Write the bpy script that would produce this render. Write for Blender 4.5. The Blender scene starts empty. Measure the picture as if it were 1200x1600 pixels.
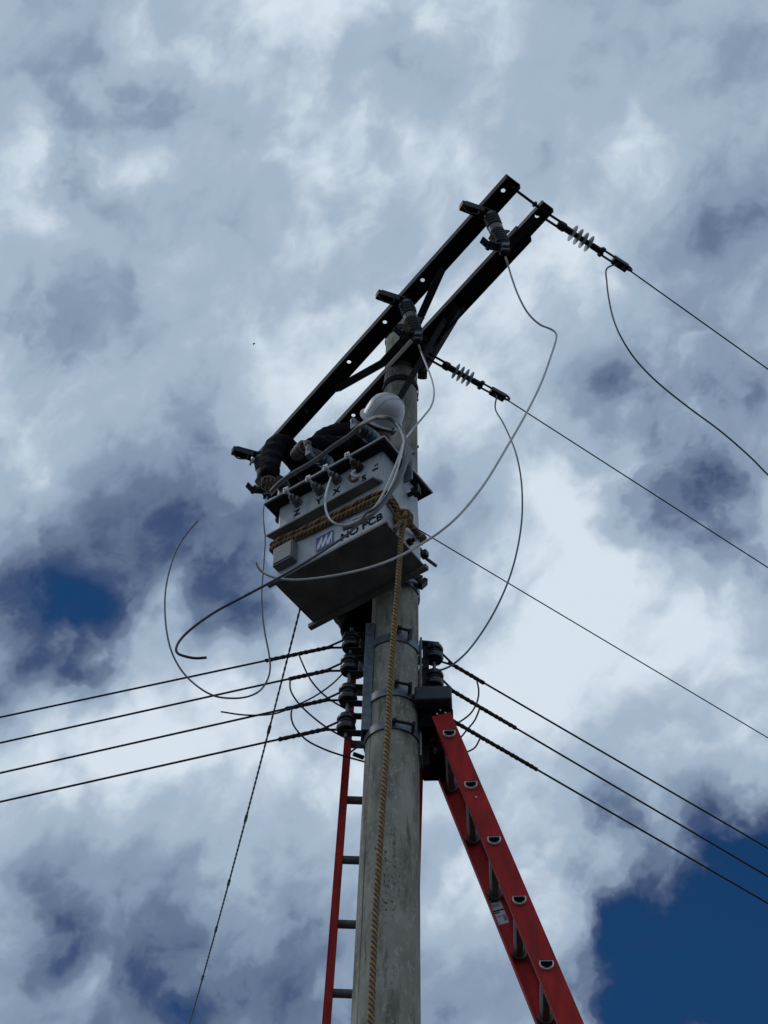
import bpy, math, random
from math import sin, cos, pi, radians, atan2, degrees, sqrt, exp
from mathutils import Vector, Matrix, Quaternion
random.seed(7)
S = bpy.context.scene
col = S.collection
V = Vector

# ------------------------------------------------------------------ camera
F, TH, RO = 2300.0, radians(52), radians(2.0)      # focal length in px of the 1200x1600 photo, pitch, roll
CAM = V((0, 0, 1.6))
fw = V((0, cos(TH), sin(TH))); up0 = V((0, -sin(TH), cos(TH))); r0 = V((1, 0, 0))
rt = r0*cos(RO) + up0*sin(RO); up = rt.cross(fw)
cd = bpy.data.cameras.new("camera"); cam = bpy.data.objects.new("camera", cd); col.objects.link(cam)
cam.matrix_world = Matrix.Translation(CAM) @ Matrix((rt, up, -fw)).transposed().to_4x4()
cd.sensor_fit = 'VERTICAL'; cd.sensor_height = 24; cd.lens = 24*F/1600
cd.clip_start = 0.05; cd.clip_end = 5000
S.camera = cam
S.render.resolution_x = 768; S.render.resolution_y = 1024

def ray(x, y): return (fw*F + rt*(x-600) - up*(y-800)).normalized()
def ph(x, y, h):                                     # point seen at a pixel, at a known height
    d = ray(x, y); return CAM + d*((h-CAM.z)/d.z)
def py(x, y, Y):                                     # point seen at a pixel, at a known distance north
    d = ray(x, y); return CAM + d*(Y/d.y)

# ------------------------------------------------------------------ world, sun, exposure
S.view_settings.view_transform = 'Standard'; S.view_settings.look = 'None'
S.view_settings.exposure = 0.0; S.view_settings.gamma = 1.0
SUN_AZ, SUN_EL = radians(-75), radians(50)           # azimuth east of north, elevation
sd = bpy.data.lights.new("sun", 'SUN'); sd.energy = 0.5; sd.angle = radians(14); sd.color = (1, .96, .9)
so = bpy.data.objects.new("sun", sd); col.objects.link(so)
sv = V((sin(SUN_AZ)*cos(SUN_EL), cos(SUN_AZ)*cos(SUN_EL), sin(SUN_EL)))
so.rotation_euler = sv.to_track_quat('Z', 'Y').to_euler(); so.location = (0, 0, 30)

def lin(r, g, b):
    f = lambda c: (c/255/12.92 if c <= 10 else ((c/255+.055)/1.055)**2.4)
    return (f(r), f(g), f(b), 1)

w = bpy.data.worlds.new("World"); S.world = w; w.use_nodes = True
nt = w.node_tree; nt.nodes.clear(); N = nt.nodes; Lk = nt.links
def nd(t, **k):
    n = N.new(t)
    for a, b in k.items(): setattr(n, a, b)
    return n
def inp(sock, v):
    if hasattr(v, 'links') or isinstance(v, bpy.types.NodeSocket): Lk.new(v, sock)
    else: sock.default_value = v
def mth(op, a, b=0.0, c=None, clamp=False):
    n = nd('ShaderNodeMath', operation=op, use_clamp=clamp); inp(n.inputs[0], a); inp(n.inputs[1], b)
    if c is not None: inp(n.inputs[2], c)
    return n.outputs[0]
def vm(op, a, b):
    n = nd('ShaderNodeVectorMath', operation=op); inp(n.inputs[0], a); inp(n.inputs[1], b)
    return n.outputs['Value'] if op in ('DISTANCE', 'LENGTH') else n.outputs[0]
def vscale(a, s):
    n = nd('ShaderNodeVectorMath', operation='SCALE'); inp(n.inputs[0], a); n.inputs['Scale'].default_value = s
    return n.outputs[0]
def noise(vec, sc, det, ro, dist=0.0, off=(0, 0, 0)):
    n = nd('ShaderNodeTexNoise'); v = vm('ADD', vec, off); Lk.new(v, n.inputs['Vector'])
    n.inputs['Scale'].default_value = sc; n.inputs['Detail'].default_value = det
    n.inputs['Roughness'].default_value = ro; n.inputs['Distortion'].default_value = dist
    return n
sky = nd('ShaderNodeTexSky', sky_type='NISHITA'); sky.sun_disc = False
sky.sun_elevation = SUN_EL; sky.sun_rotation = SUN_AZ; sky.altitude = 2200; sky.air_density = 1.0; sky.dust_density = .3; sky.ozone_density = 5.0
hs_ = nd('ShaderNodeHueSaturation'); hs_.inputs['Saturation'].default_value = 1.25; Lk.new(sky.outputs[0], hs_.inputs['Color'])
bg1 = nd('ShaderNodeBackground'); Lk.new(hs_.outputs[0], bg1.inputs['Color']); bg1.inputs['Strength'].default_value = 0.05
tc = nd('ShaderNodeTexCoord'); D0 = tc.outputs['Generated']
# the cloud deck is turned a little so that its streaks run from lower left to upper right
mp = nd('ShaderNodeMapping'); mp.vector_type = 'POINT'; Lk.new(D0, mp.inputs['Vector'])
e_r, e_u = (rt*cos(radians(50))+up*sin(radians(50))), (up*cos(radians(50))-rt*sin(radians(50)))
mp.inputs['Rotation'].default_value = Matrix((e_r, e_u, -fw)).to_euler()
mp.inputs['Scale'].default_value = (1, 1, 1)
st = vm('MULTIPLY', mp.outputs[0], (0.8, 1.15, 1.0))
n1 = noise(D0, 5.0, 3, .5, 0, (3.1, 0, 1)); warp = vscale(vm('SUBTRACT', n1.outputs['Color'], (.5, .5, .5)), .11)
n2 = noise(D0, 17.0, 4, .55, 0, (0, 7, 2)); warp2 = vscale(vm('SUBTRACT', n2.outputs['Color'], (.5, .5, .5)), .085)
DW = vm('ADD', vm('ADD', D0, warp), warp2)
fine = noise(vm('ADD', st, vscale(warp2, .8)), 9.5, 7, .47, .10, (1.7, 4.2, 0))
broad = noise(vm('ADD', st, warp), 4.2, 6, .5, .3, (5.2, 1.1, 3))
wisp = noise(vm('ADD', st, vscale(warp2, .6)), 34.0, 5, .5, .2, (9, 2, 5))
t = mth('MULTIPLY_ADD', mth('SUBTRACT', fine.outputs['Fac'], .5), .78, .705)
t = mth('MULTIPLY_ADD', mth('SUBTRACT', broad.outputs['Fac'], .5), .95, t)
t = mth('MULTIPLY_ADD', mth('SUBTRACT', wisp.outputs['Fac'], .5), .28, t)
# where the deck is thick (+) or torn open (-), as directions in the sky
BL = [  # px, py (used only to name a direction), radius px, amount
 (560,430,90,-.08),(1130,420,120,-.10),(178,195,78,-.60),(50,520,100,-.16),(80,560,140,.20),(110,640,150,.12),(150,590,80,-.20),(20,480,80,-.15),(320,640,70,-.16),(650,110,75,-.16),(300,760,110,-.18),
 (230,850,130,-.26),(55,955,80,-.56),(165,990,55,-.44),(20,900,70,-.30),(420,960,70,-.30),(330,890,90,-.20),(1165,310,80,-.38),(1115,590,75,-.36),(1075,735,88,-.42),
 (1170,815,80,-.46),(990,690,80,-.18),(1190,640,60,-.2),(820,640,60,.0),(700,800,60,-.12),(520,470,40,-.14),
 (1100,1490,165,-.86),(990,1540,85,-.50),(1180,1370,90,-.60),(1190,1260,60,-.35),(980,1480,60,-.3),(1000,1290,45,-.30),(1130,1450,60,.12),(210,1480,75,-.32),(230,1570,60,-.38),(40,1450,80,-.40),
 (400,1500,120,-.30),(300,1350,110,-.08),(800,1480,130,-.12),(620,1560,120,-.22),(110,1560,60,.30),(330,1590,60,-.2),
 (150,90,150,.10),(420,110,180,.07),(90,330,110,.10),(420,260,150,.03),(760,300,150,.0),(560,560,110,.04),(900,150,170,.04),(1000,560,120,.10),(850,420,120,.06),
 (300,1130,190,.30),(450,1240,140,.20),(100,1140,120,.14),(250,960,60,.30),(550,900,80,.1),(880,850,120,.30),(1000,930,140,.24),(800,1150,170,.28),(1100,1130,120,.20),(1150,930,80,.14),
 (60,720,60,.06),(900,1300,60,.1)]
tear = noise(vm('ADD', st, vscale(warp2, 1.0)), 12.0, 8, .55, .15, (4, 8, 1))
tm = mth('MULTIPLY_ADD', mth('SUBTRACT', tear.outputs['Fac'], .5), 3.1, 1.0); tm = mth('MAXIMUM', tm, .12); tm = mth('MINIMUM', tm, 2.1)
neg, pos = 0.0, 0.0
for (bx, by, br, am) in BL:
    if am == 0: continue
    c = ray(bx, by); s = br/F*(1.12 if am < 0 else 1.0)
    d = mth('DIVIDE', vm('DISTANCE', DW, tuple(c)), s)
    g = mth('EXPONENT', mth('MULTIPLY', mth('POWER', d, 2.0), -1.0), 0)
    if am < 0: neg = mth('MULTIPLY_ADD', g, am*.70, neg)
    else: pos = mth('MULTIPLY_ADD', g, am*.95, pos)
t = mth('ADD', t, pos)
# wide openings stay open, thin places tear into wisps
wide = mth('MULTIPLY', mth('MINIMUM', mth('ADD', neg, .45), 0.0), 1.0)
t = mth('ADD', t, mth('MULTIPLY', neg, tm)); t = mth('ADD', t, wide)
ramp = nd('ShaderNodeValToRGB'); Lk.new(t, ramp.inputs[0])
cr = ramp.color_ramp; cr.interpolation = 'EASE'
stops = [(0.0, (36, 60, 102)), (.24, (70, 86, 120)), (.42, (100, 118, 145)), (.58, (134, 152, 176)), (.76, (163, 181, 201)), (1.0, (214, 226, 237))]
cr.elements[0].position = stops[0][0]; cr.elements[0].color = lin(*stops[0][1])
cr.elements[1].position = 1; cr.elements[1].color = lin(*stops[-1][1])
for p_, c_ in stops[1:-1]:
    e = cr.elements.new(p_); e.color = lin(*c_)
bg2 = nd('ShaderNodeBackground'); Lk.new(ramp.outputs[0], bg2.inputs['Color']); bg2.inputs['Strength'].default_value = 1.0
mr = nd('ShaderNodeMapRange', interpolation_type='SMOOTHSTEP'); Lk.new(t, mr.inputs[0])
mr.inputs[1].default_value = -.22; mr.inputs[2].default_value = .44
mx = nd('ShaderNodeMixShader'); Lk.new(mr.outputs[0], mx.inputs[0]); Lk.new(bg1.outputs[0], mx.inputs[1]); Lk.new(bg2.outputs[0], mx.inputs[2])
ow = nd('ShaderNodeOutputWorld'); Lk.new(mx.outputs[0], ow.inputs[0])
w.cycles.sampling_method = 'MANUAL'; w.cycles.sample_map_resolution = 512

# ------------------------------------------------------------------ materials
def mat(name, rgb, rough=.6, metal=0.0, spec=.5, var=.15, scale=20, rgb2=None, bump=0.0, stretch=(1, 1, 1), coat=0.0, detail=6, lo=.35, hi=.7):
    m = bpy.data.materials.new(name); m.use_nodes = True; t_ = m.node_tree; b = t_.nodes['Principled BSDF']
    b.inputs['Roughness'].default_value = rough; b.inputs['Specular IOR Level'].default_value = spec; b.inputs['Metallic'].default_value = metal
    if coat: b.inputs['Coat Weight'].default_value = coat
    tcn = t_.nodes.new('ShaderNodeTexCoord'); mpn = t_.nodes.new('ShaderNodeMapping'); mpn.inputs['Scale'].default_value = stretch
    t_.links.new(tcn.outputs['Object'], mpn.inputs['Vector'])
    n = t_.nodes.new('ShaderNodeTexNoise'); n.inputs['Scale'].default_value = scale; n.inputs['Detail'].default_value = detail
    t_.links.new(mpn.outputs[0], n.inputs['Vector'])
    r = t_.nodes.new('ShaderNodeValToRGB'); t_.links.new(n.outputs['Fac'], r.inputs[0])
    c2 = rgb2 or tuple(min(1, c*(1+var)) for c in rgb); c1 = rgb if rgb2 else tuple(c*(1-var) for c in rgb)
    r.color_ramp.elements[0].position = lo; r.color_ramp.elements[0].color = (*c1, 1)
    r.color_ramp.elements[1].position = hi; r.color_ramp.elements[1].color = (*c2, 1)
    t_.links.new(r.outputs[0], b.inputs['Base Color'])
    if bump:
        bm = t_.nodes.new('ShaderNodeBump'); bm.inputs['Strength'].default_value = bump; bm.inputs['Distance'].default_value = .004
        t_.links.new(n.outputs['Fac'], bm.inputs['Height']); t_.links.new(bm.outputs[0], b.inputs['Normal'])
    return m
M = {}
M['steel'] = mat('dark_painted_steel', (.016, .017, .021), .7, 0, .2, .35, 14, bump=.15)
M['steel_brace'] = mat('grey_brace_steel', (.05, .055, .062), .6, .4, .5, .3, 18, bump=.15)
M['galv'] = mat('galvanized_steel', (.17, .19, .21), .5, .6, .5, .3, 30, bump=.1)
M['iron'] = mat('black_iron', (.018, .018, .02), .5, .5, .5, .4, 40, bump=.2)
M['rust'] = mat('brass_brown_metal', (.12, .07, .025), .5, .5, .5, .4, 40)
M['paint'] = mat('pale_grey_tank_paint', (.50, .53, .54), .42, 0, .4, .13, 9, bump=.1, stretch=(1, 1, .4))
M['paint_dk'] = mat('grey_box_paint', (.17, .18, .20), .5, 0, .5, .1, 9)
M['under'] = mat('shaded_bottom_paint', (.19, .18, .165), .7, 0, .5, .3, 9, bump=.1)  # tank paint darkened for undersides, with their shade put into the colour
M['letter'] = mat('black_letter_paint', (.010, .012, .018), .9, 0, .1, .05, 5)
M['blue'] = mat('blue_logo_paint', (.03, .06, .28), .5, 0, .5, .05, 5)
M['white'] = mat('white_print', (.62, .64, .68), .5, 0, .5, .05, 5)
M['tag'] = mat('pinkish_sticker', (.42, .38, .41), .6, 0, .5, .08, 8)
M['porc'] = mat('grey_green_porcelain', (.10, .115, .115), .25, 0, .5, .12, 20, coat=.3)
M['porc_dk'] = mat('dark_porcelain', (.022, .022, .024), .3, 0, .5, .12, 20)
M['bush_blue'] = mat('blue_grey_porcelain', (.06, .09, .11), .3, 0, .5, .12, 20)
M['shed'] = mat('grey_polymer_shed', (.30, .33, .34), .5, 0, .5, .12, 20)
M['cable'] = mat('grey_white_cable', (.64, .63, .61), .5, 0, .5, .12, 60)
M['cable_dk'] = mat('dark_cable', (.035, .037, .045), .5, 0, .5, .2, 60)
M['alu'] = mat('stranded_aluminium', (.14, .15, .17), .5, .5, .5, .3, 90, bump=.3)
M['wire'] = mat('weathered_wire', (.022, .024, .035), .6, .2, .5, .2, 60)
M['wrap'] = mat('brown_wire_wrap', (.035, .022, .025), .75, 0, .5, .3, 60, bump=.3)
M['rope_a'] = mat('tan_rope', (.34, .20, .09), .85, 0, .5, .25, 120, bump=.4)
M['rope_b'] = mat('golden_rope', (.44, .26, .085), .85, 0, .5, .25, 120, bump=.4)
M['rope_c'] = mat('navy_rope', (.035, .035, .055), .85, 0, .5, .25, 120, bump=.4)
M['rope_r'] = mat('rust_rope', (.16, .075, .04), .85, 0, .5, .3, 120, bump=.4)
M['red'] = mat('red_fibreglass', (.47, .022, .018), .66, 0, .3, .30, 22, bump=.08, stretch=(1, 1, .25))
M['rung'] = mat('dull_aluminium_rung', (.16, .145, .13), .55, .3, .5, .25, 30)
M['rungrim'] = mat('bright_rung_rim', (.80, .78, .74), .5, .0, .5, .15, 30)
M['blackplastic'] = mat('blue_black_plastic', (.03, .034, .045), .55, 0, .5, .2, 25)
M['skin'] = mat('skin', (.11, .055, .042), .55, 0, .5, .1, 30)
M['cloth'] = mat('navy_black_cloth', (.006, .0065, .010), .95, 0, .12, .4, 35, bump=.5)
M['cloth2'] = mat('black_trouser_cloth', (.005, .005, .0065), .95, 0, .12, .4, 35, bump=.5)
M['leather'] = mat('dark_leather', (.03, .025, .022), .6, 0, .5, .3, 40)
M['hair'] = mat('black_hair', (.012, .01, .009), .6, 0, .5, .3, 90)
M['helmet'] = mat('white_hard_hat_plastic', (.66, .65, .68), .35, 0, .5, .04, 8)
M['strap'] = mat('black_strap_and_hollow', (.005, .005, .006), .9, 0, .1, .1, 20)
M['rope_g'] = mat('dark_rope_groove', (.035, .022, .015), .9, 0, .5, .2, 120)
M['cable_gr'] = mat('dull_grey_cable', (.16, .16, .155), .5, 0, .5, .15, 60)
M['ground'] = mat('dusty_asphalt', (.045, .043, .04), .9, 0, .5, .3, 1.5, bump=.3)

# plaid cloth
mpd = mat('blue_grey_plaid', (.02, .022, .04), .9); tn = mpd.node_tree; bb = tn.nodes['Principled BSDF']
tcn = tn.nodes.new('ShaderNodeTexCoord'); ws = []
for ax in ('X', 'Z'):
    wv = tn.nodes.new('ShaderNodeTexWave'); wv.bands_direction = ax; wv.inputs['Scale'].default_value = 14; tn.links.new(tcn.outputs['Object'], wv.inputs['Vector']); ws.append(wv)
ma = tn.nodes.new('ShaderNodeMath'); ma.operation = 'MAXIMUM'; tn.links.new(ws[0].outputs['Fac'], ma.inputs[0]); tn.links.new(ws[1].outputs['Fac'], ma.inputs[1])
rr = tn.nodes.new('ShaderNodeValToRGB'); rr.color_ramp.elements[0].position = .8; rr.color_ramp.elements[0].color = (.007, .008, .018, 1); rr.color_ramp.elements[1].position = .95; rr.color_ramp.elements[1].color = (.09, .10, .14, 1)
tn.links.new(ma.outputs[0], rr.inputs[0]); tn.links.new(rr.outputs[0], bb.inputs['Base Color']); M['plaid'] = mpd

# concrete with its own stains
mc = mat('weathered_concrete', (.37, .345, .285), .95, 0, .2, .25, 9, bump=.8, stretch=(1, 1, .5)); tn = mc.node_tree; bb = tn.nodes['Principled BSDF']
base = bb.inputs['Base Color'].links[0].from_socket
tcn = tn.nodes.new('ShaderNodeTexCoord')
def tnoise(sc, stretch, det=8, ro=.6):
    mpn = tn.nodes.new('ShaderNodeMapping'); mpn.inputs['Scale'].default_value = stretch; tn.links.new(tcn.outputs['Object'], mpn.inputs['Vector'])
    n = tn.nodes.new('ShaderNodeTexNoise'); n.inputs['Scale'].default_value = sc; n.inputs['Detail'].default_value = det; n.inputs['Roughness'].default_value = ro
    tn.links.new(mpn.outputs[0], n.inputs['Vector']); return n.outputs['Fac']
def tmath(op, a, b):
    n = tn.nodes.new('ShaderNodeMath'); n.operation = op; n.use_clamp = (op == 'MULTIPLY')
    for i, q in enumerate((a, b)):
        if isinstance(q, float): n.inputs[i].default_value = q
        else: tn.links.new(q, n.inputs[i])
    return n.outputs[0]
def tramp(fac, lo, hi):
    n = tn.nodes.new('ShaderNodeMapRange'); n.interpolation_type = 'SMOOTHSTEP'; tn.links.new(fac, n.inputs[0]); n.inputs[1].default_value = lo; n.inputs[2].default_value = hi
    return n.outputs[0]
def tmix(fac, a, b):
    n = tn.nodes.new('ShaderNodeMix'); n.data_type = 'RGBA'; tn.links.new(fac, n.inputs[0])
    tn.links.new(a, n.inputs[6]) if not isinstance(a, tuple) else setattr(n.inputs[6], 'default_value', a)
    n.inputs[7].default_value = b; return n.outputs[2]
def near(c, rad, sq=(1, 1, 1)):
    s_ = tn.nodes.new('ShaderNodeVectorMath'); s_.operation = 'SUBTRACT'; tn.links.new(tcn.outputs['Object'], s_.inputs[0]); s_.inputs[1].default_value = c
    m_ = tn.nodes.new('ShaderNodeVectorMath'); m_.operation = 'MULTIPLY'; tn.links.new(s_.outputs[0], m_.inputs[0]); m_.inputs[1].default_value = sq
    l_ = tn.nodes.new('ShaderNodeVectorMath'); l_.operation = 'LENGTH'; tn.links.new(m_.outputs[0], l_.inputs[0])
    return tramp(l_.outputs['Value'], rad, rad*.35)
c_ = tmix(tramp(tnoise(3.2, (1, 1, .35)), .5, .75), base, (.43, .405, .345, 1))
c_ = tmix(tmath('MULTIPLY', tramp(tnoise(14, (1, 1, .22), 9, .7), .46, .62), .85), c_, (.17, .162, .135, 1))
c_ = tmix(tmath('MULTIPLY', tramp(tnoise(26, (1, 1, .10), 5), .60, .72), .8), c_, (.055, .052, .045, 1))
c_ = tmix(tmath('MULTIPLY', tramp(tnoise(46, (1, 1, .6), 8, .75), .54, .62), .65), c_, (.52, .50, .43, 1))
c_ = tmix(tramp(tnoise(75, (1, 1, 1), 3), .72, .78), c_, (.05, .048, .04, 1))
tn.links.new(c_, bb.inputs['Base Color'])
CONC = (mc, tn, tcn, tramp, tnoise, tmath, tmix, near, bb)

def wear(key, col_, sc, stretch, lo, hi, amt, det=8):
    m = M[key]; tn_ = m.node_tree; b_ = tn_.nodes['Principled BSDF']; src = b_.inputs['Base Color'].links[0].from_socket
    tc_ = tn_.nodes.new('ShaderNodeTexCoord'); mp_ = tn_.nodes.new('ShaderNodeMapping'); mp_.inputs['Scale'].default_value = stretch; mp_.inputs['Location'].default_value = (3, 1, 2)
    n_ = tn_.nodes.new('ShaderNodeTexNoise'); n_.inputs['Scale'].default_value = sc; n_.inputs['Detail'].default_value = det; n_.inputs['Roughness'].default_value = .68
    tn_.links.new(tc_.outputs['Object'], mp_.inputs['Vector']); tn_.links.new(mp_.outputs[0], n_.inputs['Vector'])
    r_ = tn_.nodes.new('ShaderNodeMapRange'); r_.inputs[1].default_value = lo; r_.inputs[2].default_value = hi; r_.inputs[4].default_value = amt; tn_.links.new(n_.outputs['Fac'], r_.inputs[0])
    x_ = tn_.nodes.new('ShaderNodeMix'); x_.data_type = 'RGBA'; tn_.links.new(r_.outputs[0], x_.inputs[0]); tn_.links.new(src, x_.inputs[6]); x_.inputs[7].default_value = (*col_, 1)
    tn_.links.new(x_.outputs[2], b_.inputs['Base Color'])
wear('paint', (.20, .19, .17), 22, (1, 1, .12), .52, .72, .65)
wear('paint', (.12, .07, .04), 45, (1, 1, .5), .66, .74, .7)
wear('red', (.16, .05, .04), 30, (1, 1, .2), .55, .72, .6)
wear('red', (.50, .22, .19), 70, (1, 1, .6), .64, .72, .5)
wear('steel', (.05, .042, .036), 26, (1, 1, 1), .52, .72, .6)
wear('helmet', (.35, .33, .31), 30, (1, 1, 1), .60, .75, .4)
wear('rope_a', (.14, .09, .05), 12, (1, 1, .5), .50, .66, .6)
wear('rope_b', (.16, .10, .05), 12, (1, 1, .5), .50, .66, .6)
wear('galv', (.10, .11, .12), 30, (1, 1, .4), .5, .7, .7)

# ------------------------------------------------------------------ mesh helpers
def frames(pts):
    T = []
    for i in range(len(pts)):
        a = pts[max(0, i-1)]; b = pts[min(len(pts)-1, i+1)]; T.append((b-a).normalized())
    n = T[0].orthogonal().normalized(); out = []
    for i, tt in enumerate(T):
        if i: n = (T[i-1].rotation_difference(tt) @ n); n = (n - tt*n.dot(tt)).normalized()
        out.append((tt, n, tt.cross(n)))
    return out
def spline(P, seg=8):
    P = [V(p) for p in P]; Q = [P[0]*2-P[1]] + P + [P[-1]*2-P[-2]]; out = []
    for i in range(1, len(Q)-2):
        a, b, c, d = Q[i-1], Q[i], Q[i+1], Q[i+2]
        for k in range(seg):
            s = k/seg
            out.append(.5*((2*b)+(c-a)*s+(2*a-5*b+4*c-d)*s*s+(3*b-a-3*c+d)*s**3))
    out.append(P[-1]); return out
def resample(P, step):
    out = [P[0]]; acc = 0
    for a, b in zip(P, P[1:]):
        L = (b-a).length; d = step-acc
        while d <= L: out.append(a.lerp(b, d/L)); d += step
        acc = (acc+L) % step if L else acc
    out.append(P[-1]); return out
class MB:
    def __init__(s): s.v = []; s.f = []; s.m = []
    def add(s, vs, fs, mi=0):
        o = len(s.v); s.v += [V(x) for x in vs]; s.f += [tuple(i+o for i in f) for f in fs]; s.m += [mi]*len(fs); return s
    def box(s, c, sz, R=None, mi=0):
        R = R or Matrix.Identity(3); c = V(c); h = V(sz)/2
        vs = [c + R @ V((x*h.x, y*h.y, z*h.z)) for z in (-1, 1) for y in (-1, 1) for x in (-1, 1)]
        return s.add(vs, [(0, 2, 3, 1), (4, 5, 7, 6), (0, 1, 5, 4), (2, 6, 7, 3), (0, 4, 6, 2), (1, 3, 7, 5)], mi)
    def tube(s, P, r, n=8, mi=0, cap=True, flat=None):
        P = [V(p) for p in P]; fr = frames(P); o = len(s.v); rs = r if isinstance(r, (list, tuple)) else [r]*len(P)
        for p, (tt, a, b), q in zip(P, fr, rs):
            for k in range(n):
                an = 2*pi*k/n; s.v.append(p + a*cos(an)*q + b*sin(an)*q*(flat or 1))
        for i in range(len(P)-1):
            for k in range(n):
                k2 = (k+1) % n; s.f.append((o+i*n+k, o+i*n+k2, o+(i+1)*n+k2, o+(i+1)*n+k)); s.m.append(mi)
        if cap:
            s.f.append(tuple(o+k for k in reversed(range(n)))); s.m.append(mi)
            e = o+(len(P)-1)*n; s.f.append(tuple(e+k for k in range(n))); s.m.append(mi)
        return s
    def lathe(s, prof, o, ax=(0, 0, 1), n=20, mi=0):
        o = V(o); ax = V(ax).normalized(); a = ax.orthogonal().normalized(); b = ax.cross(a); base = len(s.v)
        for (r, z) in prof:
            for k in range(n):
                an = 2*pi*k/n; s.v.append(o + ax*z + (a*cos(an)+b*sin(an))*max(r, 1e-5))
        for i in range(len(prof)-1):
            for k in range(n):
                k2 = (k+1) % n; s.f.append((base+i*n+k, base+i*n+k2, base+(i+1)*n+k2, base+(i+1)*n+k)); s.m.append(mi)
        s.f.append(tuple(base+k for k in reversed(range(n)))); s.m.append(mi)
        e = base+(len(prof)-1)*n; s.f.append(tuple(e+k for k in range(n))); s.m.append(mi)
        return s
    def prism(s, poly, o, ex, ey, ez, th, mi=0):            # polygon in ex/ey, thickness th along ez
        o, ex, ey, ez = V(o), V(ex), V(ey), V(ez); n = len(poly)
        vs = [o+ex*x+ey*y for x, y in poly] + [o+ex*x+ey*y+ez*th for x, y in poly]
        fs = [tuple(reversed(range(n))), tuple(range(n, 2*n))] + [(i, (i+1) % n, n+(i+1) % n, n+i) for i in range(n)]
        return s.add(vs, fs, mi)
    def bar(s, a, b, wd, th, nrm, mi=0):                    # flat bar from a to b, wide wd, thick th along nrm
        a, b, nrm = V(a), V(b), V(nrm); ex = (b-a); L = ex.length; ex.normalize(); nrm = (nrm-ex*nrm.dot(ex)).normalized(); ey = nrm.cross(ex)
        return s.box((a+b)/2, (L, wd, th), Matrix((ex, ey, nrm)).transposed(), mi)
    def twist(s, P, r, pitch, strands=3, rs=None, n=6, mis=None, rag=0):   # strands twisted round a centre line
        P = resample([V(p) for p in P], pitch/10); fr = frames(P); rs = rs or r*.55
        for k in range(strands):
            Q = []
            for i, (p, (tt, a, b)) in enumerate(zip(P, fr)):
                an = 2*pi*(i/10 + k/strands); rr_ = (r-rs)*(1+rag*sin(i*1.7+k)); Q.append(p + (a*cos(an)+b*sin(an))*rr_)
            s.tube(Q, rs, n, mis[k] if mis else 0)
        return s
    def rope(s, P, r, pitch, mis, groove):
        P = resample([V(p) for p in P], pitch/10); fr = frames(P)
        for k in range(6):
            big = k % 2 == 0; rs = r*.49 if big else r*.31; cen = r*.51 if big else r*.60; Q = []
            for i, (p, (tt, a, b)) in enumerate(zip(P, fr)):
                an = -2*pi*(i/10) + pi*k/3; Q.append(p + (a*cos(an)+b*sin(an))*cen)
            s.tube(Q, rs, 8 if big else 5, mis[k//2] if big else groove)
        return s
    def build(s, name, mats, parent=None, smooth=True, bevel=0, bseg=2):
        me = bpy.data.meshes.new(name); o = origin(parent)
        me.from_pydata([x-o for x in s.v], [], s.f); me.polygons.foreach_set('material_index', s.m)
        mats = mats if isinstance(mats, (list, tuple)) else [mats]
        for m_ in mats: me.materials.append(M[m_] if isinstance(m_, str) else m_)
        me.update(); ob = bpy.data.objects.new(name, me); col.objects.link(ob)
        if parent: ob.parent = parent
        if smooth: me.polygons.foreach_set('use_smooth', [True]*len(me.polygons)); me.set_sharp_from_angle(angle=radians(38))
        if bevel:
            bv = ob.modifiers.new('bevel', 'BEVEL'); bv.width = bevel; bv.segments = bseg; bv.limit_method = 'ANGLE'
        return ob
ORG = {}
def origin(p):
    while p is not None:
        if p.name in ORG: return ORG[p.name]
        p = p.parent
    return V((0, 0, 0))
def thing(name, label, cat, loc=(0, 0, 0), group=None):
    o = bpy.data.objects.new(name, None); col.objects.link(o); o.location = loc; o.empty_display_size = .1
    o['label'] = label; o['category'] = cat
    if group: o['group'] = group
    ORG[o.name] = V(loc); return o
def tag(o, label, cat, group=None):
    o['label'] = label; o['category'] = cat
    if group: o['group'] = group
    return o
def copy_tree(o, loc, label):
    c = o.copy(); col.objects.link(c); c.location = loc; c['label'] = label
    for ch in list(o.children):
        k = ch.copy(); col.objects.link(k); k.parent = c
        for g in list(ch.children):
            q = g.copy(); col.objects.link(q); q.parent = k
    return c
def text_mesh(txt, size, o, ex, ey, ez, name, m_, parent, bold=0.0, th=.0012):
    cu = bpy.data.curves.new(name, 'FONT'); cu.body = txt; cu.size = size; cu.align_x = 'CENTER'; cu.align_y = 'CENTER'; cu.extrude = th; cu.offset = bold
    to = bpy.data.objects.new(name, cu); me = bpy.data.meshes.new_from_object(to); bpy.data.objects.remove(to); bpy.data.curves.remove(cu)
    base_ = origin(parent); R = Matrix((V(ex), V(ey), V(ez))).transposed()
    for v_ in me.vertices: v_.co = V(o)+R @ v_.co - base_
    me.materials.clear(); me.materials.append(M[m_]); me.name = name
    ob = bpy.data.objects.new(name, me); col.objects.link(ob); ob.parent = parent; return ob

# ------------------------------------------------------------------ ground
g = MB(); g.add([(-400, -400, 0), (400, -400, 0), (400, 400, 0), (-400, 400, 0)], [(0, 1, 2, 3)])
go = g.build('ground', 'ground', None, False); go['kind'] = 'structure'

# ------------------------------------------------------------------ directions
AZ = radians(143.9)
WD = V((sin(AZ), cos(AZ), 0))                 # along the crossarms, towards the camera side
LD = V((sin(AZ-pi/2), cos(AZ-pi/2), 0))       # along the overhead lines, away to the right
PX, PYY = .072, 4.8
def prad(z): return .1285-.0068*(z-4.7)

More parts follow.
